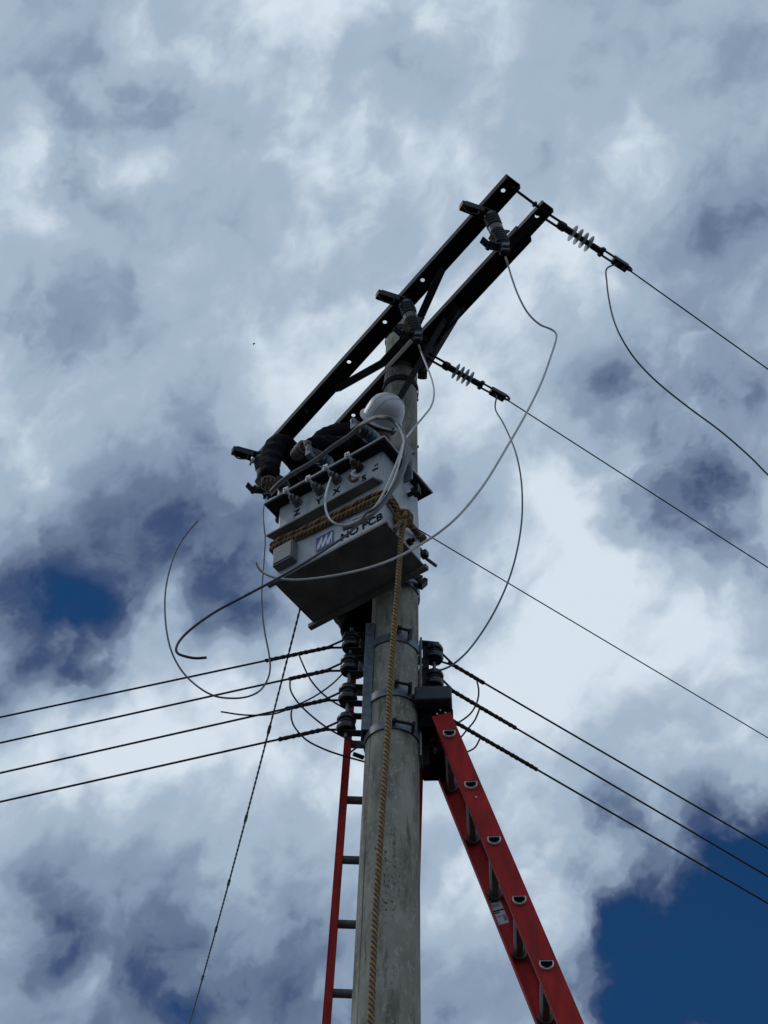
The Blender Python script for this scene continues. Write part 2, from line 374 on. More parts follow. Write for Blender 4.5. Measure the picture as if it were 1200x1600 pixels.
# ------------------------------------------------------------------ pole
pole = thing('utility_pole', 'tall round concrete utility pole with dark stains and steel bands, carrying the transformer', 'utility pole', (PX, PYY, 0))
pr = [(prad(z), z) for z in [i*.35 for i in range(0, 29)]] ; pr[-1] = (prad(9.85)-.01, 9.85); pr.insert(-1, (prad(9.83), 9.83))
sh = MB().lathe(pr, (PX, PYY, 0), (0, 0, 1), 40)
(mc_, tn, tcn, tramp, tnoise, tmath, tmix, near, bb) = CONC
cur = bb.inputs['Base Color'].links[0].from_socket
def surf(px_, py_):                                  # point of the shaft seen there, in the shaft's own coordinates
    p = py(px_, py_, PYY-.115); return (p.x-PX, p.y-PYY, p.z)
spots = tramp(tnoise(75, (1, 1, .6), 7, .7), .52, .66)
for (a, b, rad, sq, colr) in [(613, 1365, .16, (2.2, 1, .55), (.022, .020, .014, 1)), (602, 1415, .10, (2, 1, .8), (.05, .042, .018, 1)), (580, 1335, .07, (1.2, 1, .8), (.05, .05, .045, 1)),
                         (628, 1188, .035, (1, 1, 1), (.03, .03, .025, 1)), (614, 1300, .03, (1, 1, 1), (.03, .03, .025, 1)), (612, 1520, .05, (4, 1, .5), (.05, .05, .045, 1))]:
    cur = tmix(tmath('MULTIPLY', near(surf(a, b), rad, sq), spots), cur, colr)
sx_ = tn.nodes.new('ShaderNodeSeparateXYZ'); tn.links.new(tcn.outputs['Object'], sx_.inputs[0])
an_ = tmath('ARCTAN2', sx_.outputs[1], sx_.outputs[0]); ds_ = tmath('ABSOLUTE', tmath('ADD', an_, 2.52), 0.0)
cur = tmix(tmath('MULTIPLY', tramp(ds_, .045, .010), tramp(tnoise(5, (1, 1, .6), 5), .35, .6)), cur, (.10, .095, .08, 1))
tn.links.new(cur, bb.inputs['Base Color'])
shaft = sh.build('shaft', mc, pole)
def band(z, m_='galv', hh=.05, bolt_az=None, tilt=0):
    b = MB(); r = prad(z)+.004; n = 40; R = Matrix.Rotation(tilt, 3, 'X')
    vs = []
    for k in range(n):
        an = 2*pi*k/n
        for (rr2, zz) in ((r, -hh/2), (r+.004, -hh/2), (r+.004, hh/2), (r, hh/2)):
            vs.append(V((PX, PYY, z)) + R @ V((cos(an)*rr2, sin(an)*rr2, zz)))
    fs = []
    for k in range(n):
        k2 = (k+1) % n
        for q in range(4): fs.append((k*4+q, k2*4+q, k2*4+(q+1) % 4, k*4+(q+1) % 4))
    b.add(vs, fs); o = b.build('clamp_band', m_, pole)
    return o
def zat(y, Y=PYY-.11, x=610): return py(x, y, Y).z
def band_bolt(parent, x0, y0, x1, y1, Yo=PYY-.145, r=.007, ears=True):
    a, b = py(x0, y0, Yo), py(x1, y1, Yo-.01); m_ = MB().tube([a, b], r, 8)
    d = (b-a).normalized()
    for q, s_ in ((a, -1), (b, 1)):
        m_.tube([q-d*.006, q+d*.006], .013, 6)
        if ears: m_.bar(q+V((0, .045, -.012)), q+V((0, -.004, .006)), .034, .006, d)
    m_.build('clamp_bolt', 'iron', parent)
b1 = band(zat(905, PYY-.11)); MB().bar(py(632, 905, 4.66), py(650, 909, 4.69), .05, .008, (0, 1, -.3)).build('clamp_lug', 'galv', b1)
mm = MB(); q = py(655, 913, 4.72)
for k, (a, b) in enumerate([(649, 905), (655, 903), (661, 907)]): mm.box(py(a, b+5, 4.73), (.022, .04, .05), Matrix.Rotation(.3*k, 3, 'Y'))
mm.tube([py(648, 915, 4.72), py(664, 911, 4.76)], .012, 8); mm.build('clamp_bolt', 'iron', b1)
b2 = band(zat(997)); band_bolt(b2, 624, 981, 641, 986)
b3 = band(zat(1083), hh=.045); band_bolt(b3, 620, 1066, 641, 1070)
b4 = band(zat(1135), hh=.045); band_bolt(b4, 616, 1126, 646, 1132)
b5 = band(zat(512, PYY-.09, 625), 'steel', .05); b6 = band(zat(592, PYY-.09, 622), 'steel', .05)
for (x, y) in ((655.5, 625), (655.5, 698)):
    p = py(x-3, y, PYY); p.x = PX+prad(p.z)-.005
    MB().tube([p, p+V((.012, 0, 0))], .009, 6).build('step_bolt_socket', 'iron', pole)

# ------------------------------------------------------------------ crossarms
HA = 9.10; AW = .100; FD = .046; TK = .006
def channel(mb, a, L, holes, wdth=AW, drop=FD, z=HA, hr=.013):
    # a = near-side start point; web lies flat with bolt holes, two flanges hang down
    R = Matrix((WD, LD, V((0, 0, 1)))).transposed()
    def P(u, v_, zz): return a + WD*u + LD*v_ + V((0, 0, zz))
    cell = wdth; cuts = [0]
    for h in holes: cuts += [h-cell/2, h+cell/2]
    cuts.append(L)
    for i in range(0, len(cuts), 2):
        u0, u1 = cuts[i], cuts[i+1]
        mb.box(P((u0+u1)/2, wdth/2, 0), (u1-u0, wdth, TK), R)
    for h in holes:
        n = 16; vs = []
        for zz in (-TK/2, TK/2):
            for k in range(n):
                an = 2*pi*k/n; c, s_ = cos(an), sin(an); q = cell/2/max(abs(c), abs(s_)); vs.append(P(h+c*q, wdth/2+s_*q, zz))
            for k in range(n):
                an = 2*pi*k/n; vs.append(P(h+cos(an)*hr, wdth/2+sin(an)*hr, zz))
        fs = []
        for k in range(n):
            k2 = (k+1) % n
            fs += [(k, n+k, n+k2, k2), (2*n+k, 2*n+k2, 3*n+k2, 3*n+k), (n+k, 3*n+k, 3*n+k2, n+k2)]
        mb.add(vs, fs)
    for v_ in (TK/2, wdth-TK/2):
        mb.box(P(L/2, v_, -drop/2-TK/2), (L, TK, drop), R)
def along(a, px_, py_):                # distance along the arm of the point of its web seen at a pixel
    return (ph(px_, py_, HA)-a).dot(WD)
e1 = ph(791, 272, HA)                                     # near-top corner of the front arm's outer end
L1 = 2.48; s1 = e1-WD*L1
arm1 = thing('crossarm', 'longer dark steel crossarm on the upper left, with a row of bolt holes', 'crossarm', s1, 'pair of steel crossarms')
mb = MB(); hl = sorted(along(s1, *p) for p in [(784, 296), (658, 436), (601, 503), (546, 566)])
channel(mb, s1, L1, hl); mb.build('channel', 'steel', arm1, False)
e2 = ph(845, 311, HA); s2 = e2-WD*(L1+.16)
s2 = s2 + LD*0
arm2 = thing('crossarm', 'dark steel crossarm on the lower right, with a narrower piece at its outer end', 'crossarm', s2, 'pair of steel crossarms')
m2e = ph(808, 354, HA); Lm = (m2e-s2).dot(WD)
mb = MB(); hl = sorted(along(s2, *p) for p in [(599, 580), (540, 641)])
channel(mb, s2, Lm, hl, AW+.012); mb.build('channel', 'steel', arm2, False)
mb = MB(); sx = s2+WD*(Lm-.15)+LD*.008+V((0, 0, -.004)); channel(mb, sx, (e2-sx).dot(WD), [(ph(834, 333, HA)-sx).dot(WD)], .084, FD-.012)
mb.build('end_extension', 'steel_brace', arm2, False)
for arm_, s_p, wd2, pxs in ((arm1, s1, AW, [(742, 318), (618, 470), (480, 640)]), (arm2, s2, AW+.012, [(700, 470), (655, 520)])):
    for x_, y_ in pxs:
        u_ = along(s_p, x_, y_); q = s_p+WD*u_+LD*(wd2/2)+V((0, 0, -TK/2))
        MB().lathe([(.017, 0), (.017, -.003), (.012, -.003), (.012, -.014), (.006, -.014), (.006, -.03)], q, (0, 0, 1), 6).build('bolt', 'galv', arm_, False)
# tie rod between the two outer ends
pa, pb = ph(803, 295, HA-.03), ph(838, 321, HA-.03)
mb = MB().tube([pa-LD*.02, pb+LD*.03], .008, 8)
for q in (pa+LD*.012, pb-LD*.012): mb.lathe([(.017, -.006), (.017, .006)], q, LD, 6)
tag(mb.build('tie_rod', 'iron'), 'thin steel rod joining the outer tips of the two crossarms', 'tie rod')
# spacer braces (flat strap bent round the pole) and knee braces
def angle_iron(mb, a, b, wdt=.04, nrm=(0, 0, 1), mi=0):
    a, b = V(a), V(b); nrm = V(nrm); ex = (b-a).normalized(); nrm = (nrm-ex*nrm.dot(ex)).normalized(); ey = nrm.cross(ex)
    mb.bar(a, b, wdt, .005, nrm, mi); mb.bar(a+ey*wdt/2+nrm*wdt/2, b+ey*wdt/2+nrm*wdt/2, .005, wdt, nrm, mi)
hb = HA-.056
P1, P2, P3, P4 = ph(527, 607, hb), ph(600, 566, hb), ph(651, 508, hb), ph(690, 421, hb)
mb = MB()
angle_iron(mb, P1, P2, .05); angle_iron(mb, P2-(P2-P1).normalized()*.01, P3, .05); angle_iron(mb, P3, P4, .044)
for q in (P1, P2, P3, P4): mb.lathe([(.014, -.02), (.014, .012)], q, (0, 0, 1), 6)
tag(mb.build('spacer_brace', 'steel_brace', None, False), 'bent grey strap bracing the upper left crossarm back to the pole', 'brace')
kb = HA-.06
a1, a2 = ph(693, 502, kb), py(611, 645, PYY-.115)
mb = MB(); angle_iron(mb, a1, a2, .042, (0, -1, .4)); mb.lathe([(.014, -.03), (.014, .01)], a1, (0, 0, 1), 6); mb.lathe([(.014, -.01), (.014, .02)], a2, (0, -1, 0), 6)
tag(mb.build('knee_brace', 'steel', None, False), 'black angle brace crossing the front face of the pole above the hard hat', 'brace')
a1, a2 = ph(722, 482, kb), py(660, 586, PYY+.02)
mb = MB(); angle_iron(mb, a1, a2, .042, (0, -1, .4)); mb.lathe([(.03, -.02), (.03, .015)], a2, (0, -1, .3), 12); mb.lathe([(.014, -.03), (.014, .01)], a1, (0, 0, 1), 6)
mb.tube([ph(670, 546, kb), ph(660, 540, kb)], .014, 6)
tag(mb.build('knee_brace', 'steel_brace', None, False), 'black angle brace running down to the right edge of the pole top', 'brace')

# ------------------------------------------------------------------ fuse cutouts
zb = HA-.42
cb, ct = ph(788, 391, zb), ph(766, 336, zb+.28)
def cutout(label):
    o = cb.copy(); t_ = thing('fuse_cutout', label, 'fuse cutout', o, 'fuse cutouts hung between the crossarms')
    ax = (ct-cb); L = ax.length; ax.normalize()
    # image-left direction on the arm side (away from camera, left)
    lft = -WD*.25-LD*.97; lft = (lft-ax*lft.dot(ax)).normalized(); sd_ = ax.cross(lft)
    pf = [(.022, 0)]; z = .02; pf += [(.034, .004), (.034, .03)]
    def ribs(z0, z1, n):
        for k in range(n):
            a = z0+(z1-z0)*k/n; h = (z1-z0)/n; pf.extend([(.027, a), (.030, a+h*.12), (.044, a+h*.50), (.044, a+h*.60), (.027, a+h*.82)])
    ribs(.04, L*.48, 5); pf.append((.030, L*.485)); pf.extend([(.041, L*.50), (.041, L*.62), (.030, L*.64)]); ribs(L*.65, L*.93, 4)
    pf += [(.036, L*.94), (.036, L*.985), (.022, L)]
    MB().lathe(pf, cb, ax, 24).build('insulator', 'porc', t_)
    mb = MB()   # upper contact hood
    c0 = ct+ax*.012
    mb.bar(c0+lft*(-.03), c0+lft*.15+ax*.035, .046, .012, ax)
    mb.bar(c0+lft*.05+sd_*.024-ax*.01, c0+lft*.175+ax*.02+sd_*.02, .006, .036, ax); mb.bar(c0+lft*.05-sd_*.024-ax*.01, c0+lft*.175+ax*.02-sd_*.02, .006, .036, ax)
    mb.lathe([(.015, -.01), (.015, .03)], c0+lft*.0, ax, 8)
    mb.build('contact_hood', 'iron', t_)
    MB().box(c0+lft*.155+ax*.022, (.04, .03, .022), Matrix((lft, sd_, ax)).transposed()).build('contact_spring', 'rust', t_)
    MB().tube(spline([c0+lft*.085-ax*.02+sd_*.02, c0+lft*.10-ax*.055+sd_*.02, c0+lft*.16-ax*.06+sd_*.02, c0+lft*.185-ax*.02+sd_*.02], 6), .005, 6).build('arcing_hook', 'iron', t_)
    mb = MB(); c1 = cb+ax*.02   # hinge
    mb.bar(c1+lft*.02, c1+lft*.10-ax*.004, .05, .012, ax); mb.lathe([(.012, -.03), (.012, .03)], c1+lft*.085, sd_, 10)
    mb.bar(c1+lft*.10, c1+lft*.125+ax*.035, .04, .008, lft); mb.lathe([(.02, -.03), (.02, .0)], cb, ax, 8); mb.box(cb-ax*.02+lft*.015, (.03, .03, .03))
    mb.build('hinge', 'iron', t_)
    MB().bar(c1+lft*.03+ax*.03, c1+lft*.055+ax*.085, .04, .012, lft).build('brass_latch', 'rust', t_)
    mb = MB(); mid = cb+ax*L*.56; bk = (-lft*.2+LD*.98)
    mb.tube([cb-ax*.02+sd_*.02-lft*.01, cb-ax*.035+sd_*.03], .006, 6); mb.tube([cb-ax*.02-lft*.012+sd_*.02, cb-ax*.024+lft*.035+sd_*.02], .009, 6)
    mb.build('terminal', 'galv', t_)
    mb = MB(); mb.bar(mid+V((0, 0, -.01)), mid+bk*.07+V((0, 0, .06)), .035, .008, sd_.cross(bk)); mb.build('mounting_bracket', 'steel_brace', t_)
    return t_
c1_ = cutout('ribbed grey fuse cutout at the top right, nearest the outer ends of the crossarms')
mid_px = ph(652, 529, zb); low_px = ph(418, 771, zb)
def on_line(p): return cb + WD*((p-cb).dot(WD))
copy_tree(c1_, mid_px, 'ribbed grey fuse cutout in front of the top of the concrete pole')
copy_tree(c1_, low_px, 'ribbed grey fuse cutout at the lower left, beside the corner of the transformer lid')

# ------------------------------------------------------------------ dead-end insulator strings and primary wires
def deadend(a, b, label):
    t_ = thing('dead_end_insulator', label, 'insulator', a, 'dead-end insulator strings'); d = (b-a); L = d.length; d.normalize()
    hz = V((0, 0, 1)).cross(d).normalized(); vz = d.cross(hz)
    s = L/.62
    mb = MB()
    for s_ in (-1, 1): mb.tube([a+hz*s_*.017-d*.05, a+hz*s_*.017+d*.115*s], .0075, 8)
    mb.tube([a+hz*-.02+d*.115*s, a+hz*.02+d*.115*s], .011, 8); mb.tube([a+hz*-.025-d*.04, a+hz*.025-d*.04], .011, 8); mb.tube([a+vz*-.03+d*.12*s, a+vz*.03+d*.12*s], .008, 6)
    mb.build('shackle', 'iron', t_)
    MB().lathe([(.013, .10*s), (.026, .115*s), (.027, .15*s), (.020, .16*s), (.020, .20*s), (.016, .205*s), (.016, .36*s), (.019, .365*s), (.019, .42*s), (.024, .425*s), (.024, .44*s), (.01, .45*s)], a, d, 14).build('core_rod', 'iron', t_)
    for k in range(4):
        z = (.215+.042*k)*s
        MB().lathe([(.014, z-.007), (.036, z-.004), (.049, z-.001), (.050, z+.001), (.036, z+.004), (.014, z+.011)], a, d, 24).build('shed', 'shed', t_)
    mb = MB()
    for s_ in (-1, 1): mb.tube([a+d*.43*s+hz*s_*.016, a+d*.545*s+hz*s_*.016], .0065, 8)
    mb.tube([a+d*.44*s-hz*.028, a+d*.44*s+hz*.028], .013, 8); mb.tube([a+d*.44*s-vz*.025, a+d*.44*s+vz*.025], .010, 8)
    mb.tube([a+d*.54*s-hz*.02, a+d*.54*s+hz*.02], .010, 8)
    mb.build('clevis', 'iron', t_)
    mb = MB(); e = a+d*.55*s
    mb.box(e+d*.03, (.10, .044, .040), Matrix((d, hz, vz)).transposed())
    for q in (.01, .05): mb.tube([e+d*q-vz*.042, e+d*q+vz*.042], .008, 6); mb.lathe([(.011, -.006), (.011, .006)], e+d*q-vz*.03, vz, 6); mb.lathe([(.011, -.006), (.011, .006)], e+d*q+vz*.03, vz, 6)
    lp = [e+d*(.085+.028*cos(an))+vz*(.018+.024*sin(an)) for an in [i*2*pi/14 for i in range(15)]]
    mb.tube(lp, .008, 8); mb.build('strain_clamp', 'iron', t_, bevel=.004)
    return e+d*.06
E1 = deadend(ph(851, 336, HA-.02), ph(976, 417, HA-.06), 'dead-end insulator string with four pale sheds at the tip of the crossarm')
E2 = deadend(ph(674, 559, HA-.02), ph(783, 619, HA-.06), 'dead-end insulator string with four pale sheds just right of the pole top')
def span(a, px_, py_, label, group, r=.0042, far=45, sag=.5, name='overhead_wire', m_='wire', dirv=None, cat='overhead wire'):
    # wire from a towards the far pole; its course in plan is fixed by the point where it leaves the view
    a = V(a); h = a.z; b = ph(px_, py_, h); d = (b-a); d.z = 0; L = d.length; d.normalize()
    n = 60; P = []
    for i in range(n+1):
        x = far*(i/n)**2; zz = -4*sag*(x/far)*(1-x/far); P.append(a+d*x+V((0, 0, zz)))
    return tag(MB().tube(P, r, 8).build(name, m_), label, cat, group)
G1 = 'primary wires running away to the right'
span(E1, 1200, 576, 'topmost overhead wire, running from the dead end at the crossarm tip', G1, sag=.08)
span(E2, 1200, 885, 'overhead wire running from the dead end beside the pole top', G1, sag=.08)
span(ph(628, 812, HA-.1), 1200, 1150, 'overhead wire coming out from behind the transformer and the knotted rope', G1, sag=.08)

# ------------------------------------------------------------------ transformer
tp = V((-.1632, 4.548, 6.9444)); yaw, pit, rol = -.629, .0443, -.0134
TR = Matrix.Rotation(yaw, 3, 'Z') @ Matrix.Rotation(pit, 3, 'X') @ Matrix.Rotation(rol, 3, 'Y')
tx, ty, tz = TR.col[0].copy(), TR.col[1].copy(), TR.col[2].copy()
TW, TD, THh = .641, .3122, .555
def T(x, y, z): return tp + tx*x + ty*y + tz*z
def tloc(x_, y_, plane, val):      # local point on a plane of the tank seen at a pixel
    d = ray(x_, y_); o = TR.transposed() @ (CAM-tp); dd = TR.transposed() @ d; k = (val-o[plane])/dd[plane]; return o+dd*k
def front(x_, y_, off=0): return tloc(x_, y_, 1, -TD/2-off)
def side(x_, y_, off=0): return tloc(x_, y_, 0, TW/2+off)
tr = thing('transformer', 'pale grey boxy distribution transformer marked NO PCB, hung on the pole and tied with rope', 'transformer', tp)
MB().box(T(0, 0, THh/2), (TW, TD, THh), TR).build('tank', 'paint', tr, True, bevel=.012, bseg=3)
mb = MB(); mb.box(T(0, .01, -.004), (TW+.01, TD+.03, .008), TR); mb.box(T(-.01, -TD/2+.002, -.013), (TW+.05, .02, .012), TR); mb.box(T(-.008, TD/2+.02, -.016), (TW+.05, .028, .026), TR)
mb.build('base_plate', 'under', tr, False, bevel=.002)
mb = MB(); mb.box(T(0, 0, THh+.008), (TW+.104, TD+.124, .014), TR)
mb.build('lid', 'paint', tr, False, bevel=.003); MB().box(T(0, 0, THh-.0035), (TW+.090, TD+.110, .009), TR).build('lid_shade_plate', 'steel', tr, False)  # added plate under the lid; its dark colour stands for the shade there
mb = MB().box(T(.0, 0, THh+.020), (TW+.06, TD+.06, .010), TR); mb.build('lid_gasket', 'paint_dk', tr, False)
# ledge across the front (sloping fold)
zl = .297
o_ = TD/2
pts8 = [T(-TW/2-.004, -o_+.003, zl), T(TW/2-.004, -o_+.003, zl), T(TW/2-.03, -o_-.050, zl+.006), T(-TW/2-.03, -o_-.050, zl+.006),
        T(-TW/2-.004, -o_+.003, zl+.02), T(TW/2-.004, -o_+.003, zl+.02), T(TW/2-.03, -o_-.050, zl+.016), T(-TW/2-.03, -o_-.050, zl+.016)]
MB().add(pts8, [(0, 1, 2, 3), (7, 6, 5, 4), (0, 4, 5, 1), (1, 5, 6, 2), (2, 6, 7, 3), (3, 7, 4, 0)]).build('shelf_flange', 'under', tr, False)  # flange in the darkened paint, underside shade included in its colour
# junction box
mb = MB()
cx = (-.300-.180)/2-.012; mb.box(T(cx+.01, -o_-.022, .115), (.118, .044, .128), TR); jb = mb.build('junction_box', 'paint_dk', tr, False, bevel=.004)
MB().box(T(cx+.01, -o_-.046, .118), (.106, .004, .112), TR).build('box_cover', 'paint_dk', jb, False, bevel=.002)
# emblem: blue square with three pale slanted peaks
e0 = T(-.072, -o_-.0025, .043); S_ = .10
mb = MB(); mb.prism([(0, 0), (S_, 0), (S_, S_), (0, S_)], e0, tx, tz, -ty, .0015)
lg = mb.build('emblem', 'blue', tr, False)
mb = MB()
for k in range(3):
    x0 = .008+.029*k
    mb.prism([(x0, .012), (x0+.010, .012+.0), (x0+.026, .050), (x0+.026, .014), (x0+.030, .014), (x0+.030, .088), (x0+.024, .088), (x0+.002, .040)], e0+(-ty)*.0018, tx, tz, -ty, .001)
mb.build('emblem_peaks', 'white', lg, False)
# NO PCB
ltr = text_mesh('NO PCB', .066, T(.190, -o_-.0015, .052), tx, tz, -ty, 'lettering', 'letter', tr, bold=.0014)
for ch, (x_, y_) in {'Z': (464, 801.5), 'Y': (498.5, 783.5), 'X': (526, 767.5)}.items():
    q = front(x_, y_); text_mesh(ch, .058, T(q.x, -o_-.0015, q.z), tx, tz, -ty, 'terminal_letter', 'letter', tr, bold=.0016)
q = front(569, 748); text_mesh('5', .062, T(q.x, -o_-.0015, q.z), tx, tz, -ty, 'terminal_letter', 'letter', tr, bold=.0016)
q = front(588, 727); text_mesh('H', .030, T(q.x, -o_-.0015, q.z), tx, tz, -ty, 'terminal_letter', 'letter', tr)
for k in range(3):
    q = front(583+k*3.2, 735-k*1.5); text_mesh('%d%d' % (k+1, k+3), .016, T(q.x, -o_-.0015, q.z), tz*-1, tx, -ty, 'rating_digits', 'letter', tr)
MB().prism([(0, 0), (.05, 0), (.05, .06), (0, .06)], T(-.262, -o_-.0025, .345), tx, tz, -ty, .001).build('sticker', 'tag', tr, False)
MB().prism([(0, 0), (.085, 0), (.085, .035), (0, .035)], T(-.155, -o_-.0025, .232), tx, tz, -ty, .001).build('sticker', 'tag', tr, False)
# low-voltage bushings on the front
for k, (x_, y_, x2, y2) in enumerate([(466, 787, 456, 774), (501, 769, 490, 758), (528, 752, 518, 741), (562, 733, 551, 723)]):
    q = front(x_, y_); c = T(q.x, -o_, q.z); n_ = -ty
    b = MB().lathe([(.026, 0), (.026, .010), (.022, .014), (.020, .022), (.027, .028), (.027, .036), (.018, .044), (.017, .060), (.011, .064), (.011, .07)], c, n_, 18).build('low_voltage_bushing', 'porc' if k < 3 else 'leather', tr)
    mb = MB(); mb.lathe([(.007, .06), (.007, .10), (.013, .10), (.013, .112), (.006, .113), (.006, .12)], c, n_, 10)
    mb.box(c+n_*.098+tz*.012-tx*.006, (.026, .008, .04), TR); mb.build('terminal_stud', 'rungrim', b)
# white and red leads taped under the last bushing
c = T(front(560, 741).x, -o_-.03, front(560, 741).z)
mb = MB().tube(spline([c, c-tz*.03-tx*.012-ty*.01, c-tz*.06+tx*.01, c-tz*.066+tx*.035], 5), .007, 8); mb.build('white_lead', 'white', tr)
mb = MB().tube(spline([c-tx*.02, c-tz*.045-tx*.03-ty*.005, c-tz*.078-tx*.012, c-tz*.082+tx*.02], 5), .008, 8); mb.build('red_lead', 'rope_r', tr)
# high-voltage bushings on the lid
hv_tops = []
for (x0, y0, x1, y1) in [(581, 683, 554, 664), (508, 721, 484, 706), (440, 757, 419, 740)]:
    B_ = tloc(x0, y0, 1, -.085); A_ = tloc(x1, y1, 1, -.225); a, b = T(*B_), T(*A_); d = (b-a).normalized(); L = (b-a).length
    base_ = T(B_.x, -.07, THh+.02)
    hb_ = MB().tube(spline([base_, T(B_.x, -.07, (THh+B_.z)/2), a-d*.03, a], 6), .032, 14).build('bushing_turret', 'paint_dk', tr)
    pf = [(.020, 0), (.038, .004), (.038, L*.25), (.030, L*.27), (.030, L*.4), (.036, L*.42), (.036, L*.5), (.026, L*.55), (.033, L*.6), (.033, L*.66), (.024, L*.7), (.022, L*.9), (.012, L)]
    hb = MB().lathe(pf, a, d, 16).build('high_voltage_bushing', ['bush_blue', 'porc_dk'], tr)
    for i_, p_ in enumerate(hb.data.polygons): p_.material_index = 0 if (i_ // 16) < 4 else 1
    mb = MB(); up_ = V((0, 0, 1))
    mb.lathe([(.014, -.01), (.018, .0), (.018, .03), (.010, .04)], b, (up_+d*.4).normalized(), 8); mb.box(b-d*.01-up_*.02, (.03, .05, .045), TR); mb.tube([a+tz*.03+tx*.022, b+tz*.02+tx*.015], .004, 6)
    mb.build('bushing_clamp', 'galv', hb); hv_tops.append(b)
# right face: valve, lid lug, drain
q = side(638, 774); c = T(TW/2, q.y, q.z)
mb = MB(); mb.lathe([(.012, -.001), (.012, .05)], c, tx, 10); mb.lathe([(.026, .03), (.026, .045)], c+tz*0, tx, 8); mb.box(c+tx*.05, (.03, .024, .05), TR); mb.box(c+tx*.055+tz*.028, (.016, .016, .03), TR); mb.lathe([(.020, 0), (.020, .012)], c+tx*.05-tz*.03, tz, 8)
mb.build('valve', 'iron', tr)
q = side(638, 848); c = T(TW/2, q.y, q.z); mb = MB().lathe([(.018, -.001), (.018, .02), (.010, .022), (.010, .04)], c, tx, 10); mb.build('drain_plug', 'iron', tr)
g0 = tloc(640, 727, 0, TW/2+.055); mb = MB()
c = T(TW/2+.052, g0.y, THh+.02); mb.bar(c-tz*.14+tx*-.01, c+tz*.06, .05, .010, ty); mb.box(c+tz*.06+tx*.012, (.05, .012, .02), TR); mb.build('lifting_lug', 'galv', tr, False, bevel=.002)
# pole hanger behind the tank
mb = MB()
mb.bar(T(.05, TD/2+.06, .12), T(.05, TD/2+.06, .42), .05, .03, ty)
for zz in (.12, .42):
    mb.bar(T(.05, TD/2, zz), T(.05, TD/2+.10, zz), .12, .05, tz)
mb.bar(T(.30, TD/2+.02, .12), T(.02, TD/2+.02, .12), .05, .012, ty)
mb.build('hanger_bracket', 'galv', tr, False)
mb = MB(); a, b = py(657, 866, 4.74), py(681, 884, 4.86)
mb.tube([a, b], .009, 8); mb.box(py(663, 866, 4.75), (.035, .03, .035), TR); mb.tube([a-V((.02, .02, -.02)), a+V((.02, .01, .0))], .018, 6); mb.build('mounting_bolt', 'iron', tr)

# ------------------------------------------------------------------ rope
kn = side(627, 812, .03); K = T(TW/2+.03, kn.y, kn.z)
rope = thing('rope', 'thick twisted yellow and brown rope lashed round the transformer and hanging down the pole', 'rope', K)
def rope_path(z_l, z_r, zk, off):
    o2 = TD/2+off; x2 = TW/2+off
    return [T(-TW/2+.05, TD/2+off, z_l-.02), T(-x2, .10, z_l), T(-x2, -o2+.04, z_l), T(-x2+.03, -o2, z_l+.002), T(-.1, -o2, z_l+(z_r-z_l)*.36), T(.12, -o2, z_l+(z_r-z_l)*.7), T(x2-.035, -o2, z_r), T(x2, -o2+.04, z_r-.004), T(x2+.002, -.06, (z_r+zk)/2), T(x2, kn.y, zk)]
for k, (a_, b_, c_2, of) in enumerate([(.262, .205, kn.z+.012, .018), (.228, .168, kn.z-.012, .019)]):
    MB().rope(spline(rope_path(a_, b_, c_2, of), 10), .0145, .075, [0, 1, 2] if k == 0 else [1, 0, 0], 3).build('sling_turn', ['rope_a', 'rope_b', 'rope_r', 'rope_g'], rope)
r2 = T(*side(652, 833, .022)); r3 = T(*side(655, 838, .0)); 
MB().rope(spline([K, K.lerp(r2, .5)+V((.006, -.006, 0)), r2, T(TW/2-.01, TD/2+.03, side(655, 836, 0).z), T(TW/2-.2, TD/2+.02, .18)], 8), .0175, .085, [0, 1, 2], 3).build('sling_turn', ['rope_r', 'rope_a', 'rope_r', 'rope_g'], rope)
mb = MB()
for (ax_, rr_, sc_) in [(V((.3, 1, .2)), .034, 1), (V((1, .2, -.3)), .030, 1), (V((.1, .5, 1)), .036, 1), (V((-.6, .5, .5)), .033, 1)]:
    a = ax_.orthogonal().normalized(); b = ax_.normalized().cross(a); Q = [K+tx*.012+(a*cos(i*2*pi/20)+b*sin(i*2*pi/20))*rr_+ax_.normalized()*.004*sin(i) for i in range(21)]
    mb.twist(Q, .014, .07, 3, .0085, 6, [0, 1, 2])
mb.build('knot', ['rope_r', 'rope_a', 'rope_b'], rope)
mb = MB().twist(spline([K+tx*.01, T(*side(618, 826, .05)), T(*side(617, 830, .04))], 6), .013, .07, 3, .008, 6, [0, 0, 1]); mb.build('loose_end', ['rope_r', 'rope_a'], rope)
Yr = K.y-.02
hp = [K+tx*.03+tz*.01] + [py(x_, y_, Y_) for x_, y_, Y_ in [(627.5, 835, Yr), (624, 880, Yr), (619.5, 940, Yr), (613.5, 1010, Yr), (609, 1080, Yr), (605, 1160, Yr), (598.5, 1250, Yr), (592, 1350, Yr), (586, 1440, Yr), (579, 1600, Yr), (573, 1750, Yr)]]
low = hp[-1]; d = (hp[-1]-hp[-2]).normalized()
hp += [low+d*1.0+V((-.01, 0, 0)), V((low.x-.1, Yr, .4)), V((low.x-.1, Yr-.02, .03)), V((low.x+.2, Yr-.3, .02))]
P = spline(hp, 10); k1 = min(range(len(P)), key=lambda i: abs(P[i].z-py(603, 1190, Yr).z))
MB().rope(P[:k1+1], .0132, .066, [0, 1, 2], 3).build('hanging_line', ['rope_a', 'rope_a', 'rope_b', 'rope_g'], rope)
MB().rope(P[k1:], .0132, .066, [0, 1, 2], 3).build('hanging_line', ['rope_b', 'rope_a', 'rope_a', 'rope_c'], rope)

